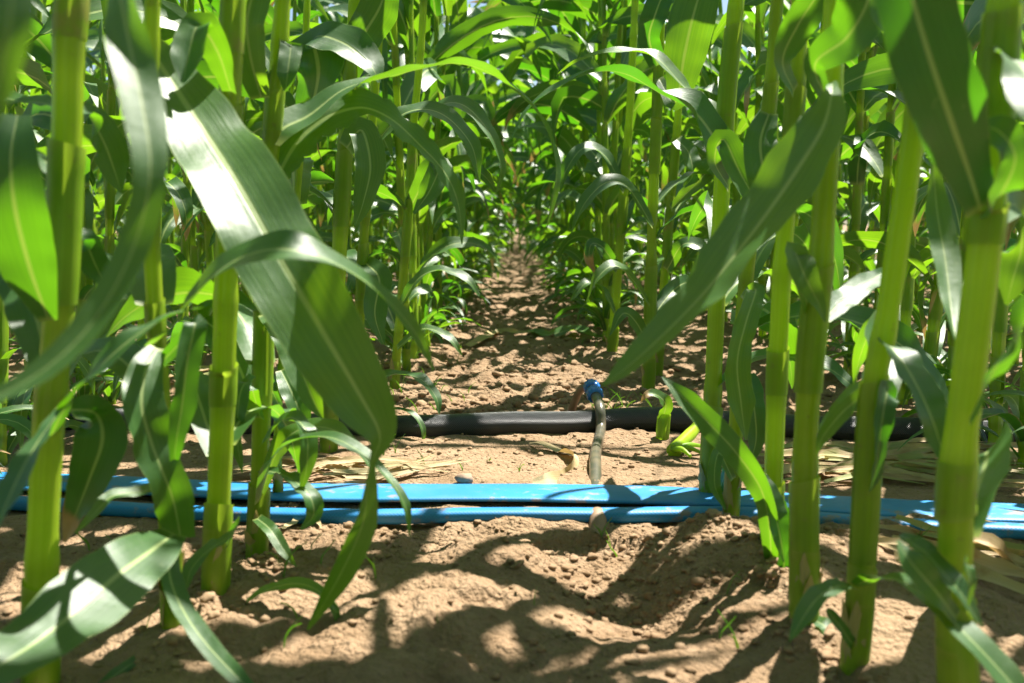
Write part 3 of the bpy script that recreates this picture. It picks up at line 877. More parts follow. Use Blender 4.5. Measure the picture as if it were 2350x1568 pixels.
hero([(392, 1548), (392, 1300), (382, 1080), (366, 850), (350, 620), (345, 400), (345, 150), (350, -60)], 1.03, 0.0098, [1240, 1060, 770, 510, 110],
     'slender maize plant near the left corner with a broad leaf hanging over the blue hoses', 102, az0=-2.4,
     sheaths=[(770, 690, 60), (510, 430, 40), (1240, 1080, 20)],
     leaves=[dict(p=[(330, 85, 1.06), (375, 160, 1.06), (450, 275, 1.02), (540, 415, .97), (620, 555, .935), (690, 675, .91), (760, 795, .90), (830, 915, .90), (872, 1000, .905), (852, 1065, .91), (842, 1130, .91), (830, 1210, .915), (775, 1330, .92), (706, 1445, .93)],
                  w=[50, 115, 176, 200, 205, 198, 182, 142, 78, 28, 70, 88, 62, 6],
                  roll=.08, n=[(.42, -.68, .58), (.36, -.72, .55), (.33, -.78, .48), (.34, -.85, .35), (.2, -1, .2), (.1, -1, .1), (.9, -.4, .1), (.6, -.8, -.1), (.3, -1, .2)], nl=90, fold=.22, ruf=.08, fr=5),
             dict(p=[(352, 790, .98), (400, 745, .93), (440, 690, .90), (500, 625, .87), (570, 585, .85), (650, 572, .84), (740, 592, .85), (830, 640, .88), (905, 705, .92), (960, 775, .96), (995, 850, .98)],
                  w=[44, 60, 78, 104, 118, 114, 98, 74, 54, 32, 4], n=[(-.2, -.3, 1), (-.1, -.62, .8), (0, -.68, .75), (.2, -.6, .8), (.5, -.5, .5), (.6, -.6, .2)], nl=60, ruf=.07),
             dict(p=[(362, 800, 1.0), (335, 850, .97), (325, 930, .95), (345, 1010, .95), (372, 1080, .95), (398, 1150, .96), (415, 1235, .97)], w=[40, 76, 105, 110, 88, 92, 64],
                  n=[(.3, -.7, .6), (.45, -.6, .65), (.45, -.6, .65), (.3, -.9, .4)], fold=.3, ruf=.12),
             dict(p=[(372, 830, 1.0), (430, 770, .97), (448, 740, .96), (430, 830, .95), (418, 930, .95), (405, 1010, .95), (398, 1075, .96)], w=[30, 40, 50, 62, 60, 40, 10], n=[(.4, -.8, .4), (.5, -.6, .6), (.4, -.6, .6)], ruf=.12),
             dict(p=[(400, 1225, .96), (350, 1262, .9), (270, 1320, .84), (190, 1390, .79), (100, 1462, .75), (10, 1520, .71), (-80, 1570, .69)], w=[60, 120, 170, 190, 185, 150, 80],
                  n=[(.3, -.5, .8), (.4, -.48, .78), (.4, -.48, .78)], fold=.12, ruf=.05),
             dict(p=[(385, 1265, .98), (392, 1335, .94), (425, 1410, .90), (475, 1480, .87), (540, 1550, .84), (600, 1610, .82)], w=[46, 60, 56, 52, 44, 20], n=[(.7, -.7, .3), (.6, -.6, .7), (.3, -.5, .9)], ruf=.06),
             dict(p=[(385, 1500, 1.0), (330, 1510, .98), (270, 1545, .95), (210, 1590, .93)], w=[28, 34, 32, 10], n=[(0, -.5, .9)]),
             dict(p=[(352, 20, 1.03), (348, -40, 1.04), (350, -160, 1.06), (380, -330, 1.1), (440, -420, 1.12)], w=[40, 55, 70, 70, 30], n=[(0, -1, .1)]),
             dict(p=[(398, 1108, 1.0), (330, 1128, .98), (260, 1138, .96), (215, 1180, .94), (172, 1225, .93)], w=[24, 36, 40, 30, 5], n=[(0, -.6, .8)]),
             ])
hero([(492, 1448), (498, 1250), (508, 1000), (515, 800), (520, 600), (526, 300), (532, 60), (536, -80)], 1.125, 0.0143, [1200, 930, 690, 440, 125],
     'thick maize plant on the left with its foot in front of both blue hoses', 103, az0=2.6,
     sheaths=[(1430, 1215, 250), (930, 840, 90), (440, 250, 20), (125, -10, 330)],
     leaves=[dict(p=[(520, 1250, 1.1), (545, 1205, 1.06), (520, 1235, 1.02), (470, 1270, .99), (437, 1310, .97), (428, 1350, .96)], w=[30, 42, 52, 50, 40, 8], n=[(-.4, -.8, .6)], ruf=.1),
             dict(p=[(500, 1440, 1.12), (545, 1400, 1.1), (610, 1356, 1.08), (680, 1340, 1.07), (735, 1360, 1.05), (770, 1410, 1.04), (775, 1475, 1.04)], w=[18, 28, 36, 34, 30, 28, 4], n=[(0, -.5, 1), (.1, -.4, 1), (.8, -.5, .3)], ruf=.1),
             dict(p=[(530, 210, 1.1), (500, 120, 1.07), (455, 60, 1.05), (430, 140, 1.03), (420, 190, 1.02)], w=[40, 70, 84, 70, 10], n=[(-.3, -.9, .3), (-.2, -1, .2)], fold=.3)])
hero([(588, 1338), (594, 1150), (602, 900), (606, 720), (614, 450), (628, 260), (642, 100), (650, -60)], 1.276, 0.0124, [1150, 905, 640, 300, 95],
     'maize plant on the left sending a long arching leaf across the path', 104, az0=.3,
     sheaths=[(1330, 1180, 60), (905, 700, 120), (300, 210, 0)],
     leaves=[dict(p=[(622, 330, 1.27), (650, 295, 1.28), (710, 265, 1.30), (790, 205, 1.32), (880, 180, 1.34), (960, 160, 1.36), (1040, 146, 1.38), (1110, 162, 1.39), (1170, 200, 1.40), (1225, 250, 1.41), (1262, 315, 1.42), (1278, 400, 1.42), (1266, 470, 1.42), (1255, 520, 1.42)],
                  w=[60, 95, 90, 64, 60, 62, 62, 60, 62, 52, 42, 34, 22, 3], n=[(-.2, -.9, .5), (0, -.55, .85), (0, .2, 1), (.1, .25, 1), (.4, -.3, .9), (.9, -.45, .3), (.9, -.5, .1)], nl=80, ruf=.10, fr=5, fold=.25),
             dict(p=[(630, 420, 1.27), (680, 330, 1.30), (750, 270, 1.32), (830, 248, 1.33), (900, 275, 1.34), (960, 330, 1.35), (1020, 395, 1.36), (1052, 470, 1.37), (1060, 560, 1.37)],
                  w=[60, 110, 120, 96, 84, 70, 56, 40, 4], n=[(-.1, -1, .2), (0, -.9, .3), (.1, -.7, .7), (.7, -.6, .4), (.8, -.6, .2)], nl=70, ruf=.14, rag=.25, fr=5),
             dict(p=[(600, 225, 1.25), (575, 130, 1.23), (568, 40, 1.22), (600, -60, 1.22), (650, -120, 1.22)], w=[46, 88, 100, 90, 50], n=[(-.2, -1, .25)], fold=.3),
             dict(p=[(608, 215, 1.27), (655, 150, 1.27), (668, 100, 1.27), (660, 170, 1.25), (655, 210, 1.25)], w=[34, 44, 50, 46, 8], n=[(.3, -1, .3)], fold=.25),
             dict(p=[(595, 1150, 1.25), (620, 1060, 1.2), (680, 1010, 1.16), (760, 1005, 1.13), (830, 1040, 1.11), (890, 1095, 1.09), (930, 1160, 1.08), (940, 1230, 1.08)], w=[34, 52, 56, 50, 44, 36, 28, 4], n=[(-.2, -.5, .9), (0, -.4, 1), (.6, -.5, .6), (.8, -.5, .2)], nl=56, ruf=.12),
             dict(p=[(600, 1130, 1.26), (640, 1030, 1.25), (690, 985, 1.24), (760, 985, 1.22), (820, 1030, 1.20), (860, 1085, 1.19)], w=[30, 46, 54, 50, 38, 5], n=[(0, -.6, .8), (.4, -.6, .6)], ruf=.15),
             dict(p=[(598, 960, 1.26), (572, 880, 1.22), (550, 910, 1.19), (545, 1010, 1.18), (556, 1085, 1.18)], w=[26, 46, 54, 44, 5], n=[(-.2, -.9, .4)], ruf=.14),
             dict(p=[(600, 1080, 1.25), (650, 1090, 1.2), (705, 1130, 1.16), (720, 1180, 1.15), (690, 1215, 1.15)], w=[26, 44, 50, 40, 5], n=[(.1, -.5, .9), (.6, -.5, .6)], ruf=.16),
             dict(p=[(600, 1020, 1.25), (655, 960, 1.22), (700, 985, 1.18), (705, 1060, 1.17), (690, 1130, 1.17)], w=[24, 44, 50, 40, 5], n=[(.1, -.5, .9), (.6, -.7, .4)], ruf=.16),
             dict(p=[(612, 720, 1.26), (650, 760, 1.22), (690, 850, 1.2), (720, 920, 1.19), (740, 960, 1.19)], w=[40, 70, 66, 44, 6], n=[(.3, -1, .3)], fold=.3),
             dict(p=[(590, 1190, 1.25), (620, 1215, 1.22), (650, 1260, 1.2), (680, 1300, 1.19)], w=[26, 34, 30, 4], n=[(.3, -.8, .5)])])
hero([(641, 1168), (636, 1000), (645, 850), (668, 600), (690, 350), (700, 120), (706, -60)], 1.6, 0.0062, [1080, 900, 700, 480],
     'thin pale maize plant just behind the blue hoses on the left', 105,
     leaves=[dict(p=[(645, 850, 1.58), (665, 890, 1.55), (690, 950, 1.54), (705, 1000, 1.54)], w=[26, 52, 50, 8], n=[(.2, -1, .4)], tip=.5, label='green leaf with brown flecked patches'),
             dict(p=[(640, 930, 1.58), (610, 870, 1.56), (580, 850, 1.55), (556, 900, 1.54)], w=[20, 34, 30, 5], n=[(-.2, -.8, .5)]),
             dict(p=[(690, 350, 1.6), (730, 180, 1.56), (722, 88, 1.54), (790, 100, 1.52), (850, 150, 1.5), (870, 190, 1.5)], w=[40, 130, 110, 100, 80, 10], n=[(-.2, -1, .1), (0, -.6, .9), (.3, -.6, .7)], fold=.2)])
hero([(755, 1010), (758, 900), (772, 700), (783, 500), (792, 330), (812, 60), (820, -60)], 1.97, 0.0160, [930, 700, 520, 330],
     'thick maize stalk on the left standing just before the black hose', 106, az0=.5,
     sheaths=[(930, 700, 200), (520, 345, 0)],
     leaves=[dict(p=[(795, 340, 1.95), (830, 300, 1.93), (850, 380, 1.9), (835, 460, 1.88), (815, 520, 1.88)], w=[40, 66, 70, 50, 6], n=[(.2, -1, .3)]),
             dict(p=[(770, 900, 1.95), (740, 850, 1.92), (700, 830, 1.9), (660, 880, 1.88)], w=[26, 46, 50, 6], n=[(0, -.7, .7)]),
             dict(p=[(800, 180, 1.97), (830, 90, 1.96), (870, 20, 1.95), (900, -60, 1.94)], w=[40, 80, 90, 40], n=[(.3, -1, .2)])])
hero([(815, 995), (822, 800), (832, 600), (846, 380), (862, 180), (880, -60)], 2.2, 0.0115, [900, 690, 500, 300],
     'maize plant left of the path whose low leaf hangs over the black hose', 107, az0=.2,
     sheaths=[(690, 560, 0), (500, 400, 180)],
     leaves=[dict(p=[(822, 900, 2.2), (890, 862, 2.18), (960, 868, 2.14), (1000, 910, 2.12), (1008, 950, 2.11)], w=[26, 40, 40, 28, 3], n=[(0, -.4, 1), (.5, -.4, .7)], ruf=.1),
             dict(p=[(822, 985, 2.17), (880, 945, 2.13), (940, 945, 2.08), (970, 985, 2.06), (968, 1030, 2.06)], w=[12, 20, 20, 16, 2], n=[(0, -.4, 1), (.5, -.5, .6)]),
             dict(p=[(835, 600, 2.2), (870, 640, 2.15), (860, 720, 2.12), (880, 790, 2.12)], w=[36, 60, 56, 8], n=[(.2, -1, .4)], fold=.3),
             dict(p=[(860, 330, 2.2), (930, 260, 2.2), (1010, 260, 2.2), (1080, 330, 2.2), (1100, 420, 2.2)], w=[40, 60, 60, 44, 5], n=[(0, -.5, .9), (.6, -.6, .5)])])
hero([(905, 880), (918, 720), (938, 480), (948, 300), (965, 120), (975, -60)], 2.75, 0.0125, [760, 590, 430, 250],
     'maize plant on the left leaning towards the path just beyond the black hose', 108, az0=.1,
     sheaths=[(590, 450, 0), (430, 300, 180)],
     leaves=[dict(p=[(940, 480, 2.75), (985, 395, 2.7), (1010, 380, 2.68), (985, 440, 2.66), (950, 490, 2.66)], w=[30, 52, 56, 50, 8], n=[(.3, -.8, .6)]),
             dict(p=[(920, 700, 2.72), (960, 640, 2.7), (1010, 620, 2.68), (1070, 640, 2.66), (1100, 680, 2.66)], w=[26, 40, 40, 28, 4], n=[(0, -.5, .9), (.5, -.5, .6)]),
             dict(p=[(912, 800, 2.72), (970, 755, 2.7), (1030, 775, 2.66), (1060, 815, 2.65)], w=[22, 30, 26, 3], n=[(0, -.5, .9)]),
             dict(p=[(950, 330, 2.75), (1000, 250, 2.72), (1060, 240, 2.7), (1120, 300, 2.68), (1150, 380, 2.68), (1140, 440, 2.68)], w=[30, 46, 50, 44, 34, 5], n=[(0, -.5, .9), (.7, -.5, .4)])])
# ---- right of the path
hero([(2205, 1650), (2192, 1350), (2198, 1080), (2228, 820), (2260, 560), (2282, 300), (2300, 60), (2315, -80)], 0.82, 0.0146, [1060, 480, 30],
     'out of focus maize plant at the right edge with a thick yellow green stalk', 201, az0=2.7,
     sheaths=[(1620, 1370, 100), (1060, 1180, 20), (560, 470, 60), (300, 20, 30)],
     leaves=[dict(p=[(2250, 480, .80), (2225, 400, .78), (2180, 270, .75), (2130, 120, .73), (2085, -40, .72), (2060, -200, .72)], w=[70, 100, 170, 190, 170, 90], n=[(-.1, -1, -.05), (-.2, -1, .1)], fold=.12, ruf=.05),
             dict(p=[(2262, 480, .81), (2300, 440, .78), (2330, 360, .77), (2290, 300, .77), (2240, 290, .78)], w=[60, 80, 90, 80, 12], n=[(.2, -1, .1), (0, -.8, .6)], fold=.2),
             dict(p=[(2225, 960, .8), (2260, 890, .76), (2310, 800, .73), (2370, 720, .70), (2440, 660, .68)], w=[40, 74, 96, 96, 60], n=[(.2, -.9, .5), (.1, -.8, .7)]),
             dict(p=[(2195, 1420, .8), (2150, 1360, .78), (2090, 1290, .78), (2060, 1240, .79)], w=[40, 70, 62, 10], n=[(0, -.8, .6)]),
             dict(p=[(2192, 1330, .82), (2130, 1255, .85), (2075, 1236, .85), (2120, 1265, .82), (2170, 1320, .79), (2215, 1375, .78), (2255, 1440, .78)], w=[30, 30, 26, 60, 74, 60, 6], n=[(.2, -.8, .6)]),
             dict(p=[(2295, 130, .82), (2340, 150, .76), (2390, 230, .70), (2420, 330, .68)], w=[60, 120, 150, 60], n=[(0, -1, .3)]),
             dict(p=[(2275, 520, .85), (2330, 470, .95), (2345, 560, 1.0), (2325, 640, 1.0), (2310, 700, 1.0)], w=[24, 80, 96, 76, 8], n=[(0, -1, .3)]),
             dict(p=[(2225, 900, .85), (2190, 760, .95), (2170, 600, 1.02), (2150, 480, 1.05), (2140, 330, 1.05)], w=[20, 40, 66, 60, 10], n=[(.1, -1, 0)]),
             dict(p=[(2205, 1330, .8), (2215, 1290, .76), (2228, 1330, .75), (2222, 1390, .75)], w=[24, 34, 36, 6], n=[(.5, -.8, .3)])])
hero([(1952, 1600), (1972, 1400), (1988, 1150), (2004, 900), (2034, 740), (2066, 520), (2102, 270), (2130, 60), (2150, -80)], 0.965, 0.0122, [1290, 780, 260],
     'outward leaning maize plant on the right, second from the right edge', 202, az0=2.4,
     sheaths=[(1290, 870, 350), (1590, 1300, 200)],
     leaves=[dict(p=[(2022, 790, .95), (2048, 800, .93), (2090, 860, .90), (2130, 940, .88), (2155, 1010, .88), (2168, 1075, .88)], w=[34, 80, 112, 96, 60, 10], n=[(.35, -.9, .3)], fold=.25),
             dict(p=[(2112, 250, .96), (2092, 200, .93), (2060, 120, .91), (2030, 50, .9), (2010, -20, .9)], w=[40, 110, 120, 80, 30], n=[(0, -.52, .85)], fold=.25),
             dict(p=[(1965, 1345, .95), (2010, 1325, .9), (2070, 1335, .86), (2140, 1385, .82), (2220, 1460, .79), (2300, 1545, .77), (2380, 1640, .75)], w=[30, 52, 76, 92, 92, 84, 40], n=[(.1, -.7, .8), (.3, -.7, .7)], ruf=.05),
             dict(p=[(1962, 1350, .95), (1925, 1345, .9), (1880, 1370, .87), (1845, 1415, .85), (1812, 1472, .84)], w=[26, 50, 60, 50, 5], n=[(-.3, -.7, .7)], ruf=.08),
             dict(p=[(2020, 860, .97), (1975, 910, .97), (1930, 950, .98), (1890, 1000, .99), (1875, 1040, .99)], w=[24, 34, 40, 30, 5], n=[(-.3, -.9, .3)]),
             dict(p=[(2020, 1000, .97), (2032, 930, .96), (2036, 900, .95), (2025, 960, .94), (2010, 1080, .94), (1995, 1130, .94)], w=[20, 50, 66, 56, 46, 6], n=[(.4, -.9, .3)]),
             dict(p=[(1965, 1490, .96), (1930, 1440, .93), (1905, 1405, .92), (1900, 1395, .92)], w=[22, 30, 22, 5], n=[(0, -.9, .4)])])
hero([(1845, 1510), (1846, 1300), (1848, 1050), (1860, 820), (1884, 585), (1902, 300), (1915, 60), (1924, -80)], 1.055, 0.0138, [1065, 600, 250, -40],
     'straight maize plant on the right with the widest bare lower stalk of its clump', 203, az0=3.5,
     sheaths=[(1500, 1100, 330), (900, 610, 30)],
     leaves=[dict(p=[(1905, 240, 1.03), (1870, 150, 1.0), (1940, 90, .97), (1985, 20, .95), (2010, -60, .94)], w=[30, 50, 110, 130, 110], n=[(-.2, -1, .3)], fold=.15),
             dict(p=[(1908, 190, 1.04), (1910, 205, .97), (1890, 290, .93), (1830, 390, .92), (1750, 505, .91), (1680, 595, .90), (1600, 690, .89), (1500, 790, .88), (1430, 850, .88), (1383, 885, .88)], w=[16, 26, 105, 146, 154, 146, 124, 86, 52, 8],
                  n=[(-.45, -.85, .35), (-.4, -.8, .4), (-.35, -.65, .65), (-.3, -.65, .7)], nl=70, fold=.28, ruf=.09, fr=4),
             dict(p=[(1856, 720, 1.05), (1840, 640, 1.03), (1825, 580, 1.02), (1850, 640, 1.0), (1880, 700, 1.0), (1893, 740, 1.0)], w=[24, 50, 66, 60, 34, 5], n=[(.2, -1, .2)]),
             dict(p=[(1890, 735, 1.06), (1930, 695, 1.1), (1990, 650, 1.14), (2040, 615, 1.18)], w=[30, 62, 56, 8], n=[(0, -.7, .7)]),
             dict(p=[(1880, 1000, 1.06), (1910, 960, 1.08), (1960, 900, 1.1), (2000, 870, 1.12)], w=[24, 36, 40, 6], n=[(.1, -.8, .5)]),
             dict(p=[(1862, 1420, 1.05), (1895, 1440, 1.03), (1905, 1480, 1.02), (1885, 1520, 1.02)], w=[30, 44, 44, 10], n=[(.3, -.9, .3)])])
hero([(1765, 1378), (1772, 1200), (1780, 950), (1794, 640), (1812, 400), (1828, 180), (1838, -20)], 1.216, 0.0122, [1170, 905, 620, 190],
     'maize plant on the right with a dark twisted leaf hanging down its foot', 204, az0=-2.7,
     sheaths=[(1370, 1190, 300), (905, 800, 60), (420, 200, 200)],
     leaves=[dict(p=[(1770, 1290, 1.2), (1765, 1200, 1.16), (1745, 1120, 1.15), (1690, 1040, 1.14), (1640, 985, 1.15), (1570, 915, 1.16), (1520, 865, 1.17)], w=[30, 44, 52, 58, 62, 46, 5], n=[(-.2, -1, .3), (-.6, -.5, .8), (-.5, -.4, .9)], nl=50, fold=.35, ruf=.16),
             dict(p=[(1745, 1090, 1.18), (1770, 1150, 1.16), (1790, 1230, 1.15), (1800, 1290, 1.15)], w=[26, 56, 44, 6], n=[(.3, -.9, .2)], fold=.4),
             dict(p=[(1822, 210, 1.2), (1796, 140, 1.17), (1830, 60, 1.15), (1880, -20, 1.14), (1900, -80, 1.14)], w=[40, 56, 76, 80, 60], n=[(.3, -.9, .4)], fold=.2),
             dict(p=[(1790, 1370, 1.2), (1800, 1290, 1.18), (1808, 1210, 1.18), (1800, 1150, 1.18)], w=[40, 44, 30, 6], n=[(.2, -1, .2)])])
hero([(1674, 1240), (1688, 1000), (1704, 720), (1735, 480), (1764, 260), (1782, 20), (1790, -80)], 1.45, 0.0108, [1130, 900, 640, 180],
     'right leaning maize plant with its foot just before the narrow blue hose', 205, az0=.6,
     sheaths=[(1235, 1060, 200), (300, 190, 20)],
     leaves=[dict(p=[(1706, 690, 1.43), (1735, 665, 1.40), (1712, 740, 1.37), (1692, 830, 1.36), (1700, 920, 1.36), (1712, 1010, 1.36)], w=[24, 40, 52, 58, 64, 8], n=[(-.3, -.9, .4), (.2, -1, .4), (.3, -1, .3)], ruf=.15, fr=4),
             dict(p=[(1695, 900, 1.43), (1720, 870, 1.42), (1730, 930, 1.4), (1735, 1010, 1.4), (1715, 1080, 1.4)], w=[20, 42, 54, 46, 8], n=[(.3, -.9, .3)]),
             dict(p=[(1765, 260, 1.44), (1745, 330, 1.42), (1760, 420, 1.4), (1800, 520, 1.39)], w=[40, 76, 80, 10], n=[(-.2, -1, .3)]),
             dict(p=[(1682, 1100, 1.43), (1650, 1040, 1.4), (1640, 1110, 1.38), (1665, 1170, 1.38)], w=[18, 30, 30, 5], n=[(0, -.9, .4)])])
hero([(1626, 1168), (1632, 1000), (1642, 760), (1654, 480), (1668, 230), (1688, 20), (1696, -80)], 1.61, 0.0146, [1100, 900, 560, 320, 20],
     'maize plant rising behind the wide blue hose, a leaf arching over the path', 206, az0=3.2,
     sheaths=[(1160, 930, 200), (320, 60, 330)],
     leaves=[dict(p=[(1672, 400, 1.6), (1640, 320, 1.58), (1590, 255, 1.56), (1520, 218, 1.54), (1440, 172, 1.53), (1370, 165, 1.52), (1300, 190, 1.51), (1245, 222, 1.5), (1205, 262, 1.49), (1172, 322, 1.48)],
                  w=[46, 84, 110, 86, 62, 56, 54, 44, 30, 3], n=[(-.1, -.9, .5), (-.1, -.75, .7), (0, .1, 1), (-.3, .1, 1), (-.6, -.3, .7)], nl=70, ruf=.10),
             dict(p=[(1675, 330, 1.62), (1640, 265, 1.62), (1570, 200, 1.62), (1500, 130, 1.62), (1410, 118, 1.62), (1330, 140, 1.62), (1280, 170, 1.62)], w=[40, 60, 60, 50, 44, 34, 4], n=[(-.1, -.6, .8), (0, -.3, 1), (-.4, -.2, .9)], nl=60, ruf=.14),
             dict(p=[(1672, 430, 1.6), (1640, 370, 1.56), (1660, 320, 1.54), (1700, 400, 1.53), (1740, 470, 1.52), (1770, 540, 1.52)], w=[30, 46, 52, 66, 56, 6], n=[(.1, -.9, .5)]),
             dict(p=[(1650, 1130, 1.6), (1668, 1070, 1.58), (1672, 1020, 1.57)], w=[20, 26, 5], n=[(.2, -1, .2)])])
hero([(1488, 905), (1495, 600), (1502, 380), (1512, 160), (1520, -60)], 2.68, 0.0155, [780, 595, 270, 105],
     'ringed maize plant right of the path, first one beyond the black hose', 207, az0=3.0,
     sheaths=[(780, 610, 20), (400, 275, 180), (270, 130, 0)],
     leaves=[dict(p=[(1510, 150, 2.65), (1490, 90, 2.62), (1505, 30, 2.6), (1540, -60, 2.6)], w=[40, 50, 60, 50], n=[(-.2, -1, .2)]),
             dict(p=[(1512, 180, 2.66), (1550, 235, 2.6), (1570, 130, 2.58), (1590, 40, 2.57), (1620, -60, 2.56)], w=[20, 40, 96, 104, 90], n=[(0, -1, .05)], fold=.12, ruf=.04),
             dict(p=[(1492, 800, 2.65), (1460, 740, 2.62), (1430, 720, 2.6), (1400, 770, 2.58)], w=[20, 34, 34, 4], n=[(-.2, -.7, .6)]),
             dict(p=[(1498, 520, 2.66), (1440, 430, 2.63), (1390, 420, 2.6), (1340, 470, 2.58), (1310, 540, 2.57)], w=[28, 46, 48, 36, 4], n=[(0, -.5, .9), (-.6, -.5, .5)]),
             dict(p=[(1490, 700, 2.66), (1450, 640, 2.63), (1410, 610, 2.6), (1370, 640, 2.58), (1345, 700, 2.57)], w=[22, 36, 38, 28, 4], n=[(0, -.5, .9), (-.6, -.5, .5)])])
hero([(1508, 870), (1528, 600), (1552, 320), (1568, 60), (1575, -60)], 2.9, 0.0130, [760, 600, 420, 290],
     'maize plant on the right close behind the ringed stalk and leaning right', 208, az0=.4,
     sheaths=[(600, 450, 180), (420, 315, 0)],
     leaves=[dict(p=[(1552, 320, 2.88), (1580, 350, 2.85), (1590, 400, 2.83), (1570, 430, 2.82)], w=[30, 44, 40, 6], n=[(.2, -1, .4)]),
             dict(p=[(1530, 620, 2.88), (1570, 560, 2.83), (1620, 580, 2.8), (1650, 640, 2.78)], w=[24, 40, 38, 4], n=[(.2, -.6, .7)]),
             dict(p=[(1540, 480, 2.88), (1600, 420, 2.83), (1650, 370, 2.8), (1700, 400, 2.78)], w=[24, 46, 50, 6], n=[(.2, -.6, .7)])])
hero([(1405, 800), (1418, 620), (1432, 440), (1445, 260), (1455, 60), (1460, -60)], 3.4, 0.0165, [700, 540, 430, 300],
     'maize plant right of the path with an orange yellow leaf tip', 209, az0=3.3,
     sheaths=[(540, 450, 180), (430, 340, 0)],
     leaves=[dict(p=[(1418, 620, 3.35), (1385, 570, 3.3), (1358, 560, 3.28), (1352, 595, 3.27), (1364, 625, 3.27)], w=[18, 28, 26, 22, 6], n=[(-.2, -.8, .5)], tip=1.2, label='small leaf with an orange yellow tip'),
             dict(p=[(1432, 440, 3.38), (1390, 360, 3.35), (1340, 340, 3.32), (1300, 390, 3.3), (1285, 440, 3.3)], w=[24, 40, 40, 30, 4], n=[(0, -.5, .9), (-.6, -.5, .5)]),
             dict(p=[(1412, 720, 3.38), (1380, 660, 3.35), (1345, 650, 3.32), (1310, 690, 3.3)], w=[18, 28, 28, 4], n=[(0, -.5, .9)])])

# the very blurred leaf that hangs in at the top left corner, on a plant standing just out of the picture
hero([(-330, 1900), (-300, 900), (-280, 200)], 0.60, 0.012, [1200, 700, 200],
     'maize plant at the left whose blurred pale leaf fills the top left corner', 110, high=False,
     leaves=[dict(p=[(-280, 200, .6), (-200, -100, .5), (-60, -160, .45), (20, -60, .42), (20, 60, .41), (-10, 200, .41), (-40, 330, .41)], w=[30, 60, 90, 100, 100, 80, 10], n=[(.2, -.5, .9), (.2, -.6, .8), (.1, -.8, .5), (.1, -.9, .4)], fold=.15)])

# ------------------------------------------------------------------ the rest of the field
NPROTO = 7
protos = [plant_parts(1000 + i, 1) for i in range(NPROTO)]
PM = [[(nm, mesh(nm, geo_of(a, m))) for nm, a, m in pr] for pr in protos]
def joined(pr, lod_filter=None):
    g = Geo()
    for nm, (V_, F_, U_, I_), m in pr: g.add(V_, F_, U_, I_, m)
    return g.cat()
far_protos = [joined(plant_parts(1000 + i, 0)) for i in range(NPROTO)]
mid_mesh = [mesh('maize_plant', joined(p)) for p in protos]

spots = []
fr = np.random.default_rng(5)
for side, x0 in ((1, ROW_R), (-1, ROW_L)):
    for k in range(11):
        x = x0 + side * k * GAP + (.035 if side > 0 and k == 0 else 0)
        y = (3.05 if side < 0 else 3.62) if k == 0 else max(0.75, abs(x) / .514 - 0.85) + fr.uniform(0, .1)
        yend = 24 if k < 3 else (15 if k < 6 else 11)
        while y < yend:
            spots.append((side * (k + 1), x + fr.normal(0, .022), y))
            y += (fr.uniform(.12, .18) if k < 3 else fr.uniform(.14, .22)) * (1.0 if y < 6 else 1.15)
def seen(s):           # how large a plant shows: near ones first, those hidden several rows deep later
    return s[2] * (1 + 0.22 * (abs(s[0]) - 1))
spots.sort(key=seen)
NIND = 282
RANK = {1: 'the row', 2: 'the second row', 3: 'the third row', 4: 'the fourth row', 5: 'the fifth row', 6: 'the sixth row'}
def where(rk, y):
    sd = 'right' if rk > 0 else 'left'
    a = abs(rk)
    if a == 1: return ('leafy maize plant lining the %s side of the path ' % sd) + ('beyond the black hose' if y < 6 else 'far down')
    return 'maize plant in %s %s of the path, behind nearer stalks' % (RANK.get(a, 'a deep row'), sd)
first = {}; CHILD = []
PV = {me.name: np.array([v.co[:] for v in me.vertices]) for pm in PM for nm, me in pm}
def place(i, rk, x, y, parts):
    s = fr.uniform(.90, 1.10); rot = fr.normal(0, .75) + (math.pi if fr.random() < .5 else 0)
    if abs(rk) == 1 and y > 3.8: s *= 1.13
    z = gz(x, y) - 0.004; tl = fr.normal(0, .05, 2)
    k = int(fr.integers(NPROTO))
    if parts:
        if k not in first:
            root = empty('maize_plant', (0, 0, 0))
            kids = [obj(nm, me, root) for nm, me in PM[k]]
            first[k] = (root, kids); CHILD.append(kids)
        else:
            r0_, kids0 = first[k]
            root = r0_.copy(); C.objects.link(root)
            cl_ = []
            for c0 in kids0:
                c = c0.copy(); C.objects.link(c); c.parent = root; cl_.append(c)
            CHILD.append(cl_)
    else:
        root = obj('maize_plant', mid_mesh[k])
    root.location = (x, y, z); root.rotation_euler = (tl[0], tl[1], rot); root.scale = (s, s, s)
    if parts and y < 3.6 and abs(x) < 1.8:
        mw = np.array(Matrix.LocRotScale(root.location, root.rotation_euler, root.scale))
        kept = []
        for c in list(root.children) if False else CHILD.pop():
            V_ = PV[c.data.name] @ mw[:3, :3].T + mw[:3, 3]
            if c.data.name.startswith('leaf') and root is not first[k][0] and shades(V_): bpy.data.objects.remove(c)
    CHILD.clear()
    lb = where(rk, y)
    tag(root, lb, 'maize plant', lb)
NPARTS = 130
for i, (rk, x, y) in enumerate(spots[:NIND]): place(i, rk, x, y, i < NPARTS)

g = Geo()
behind = []
for side, x0 in ((1, ROW_R), (-1, ROW_L)):
    for k in range(4):
        y = -3.0 if k else -2.2
        while y < (-0.9 if k == 0 else 0.70):
            behind.append((0, x0 + side * k * GAP, y)); y += .19
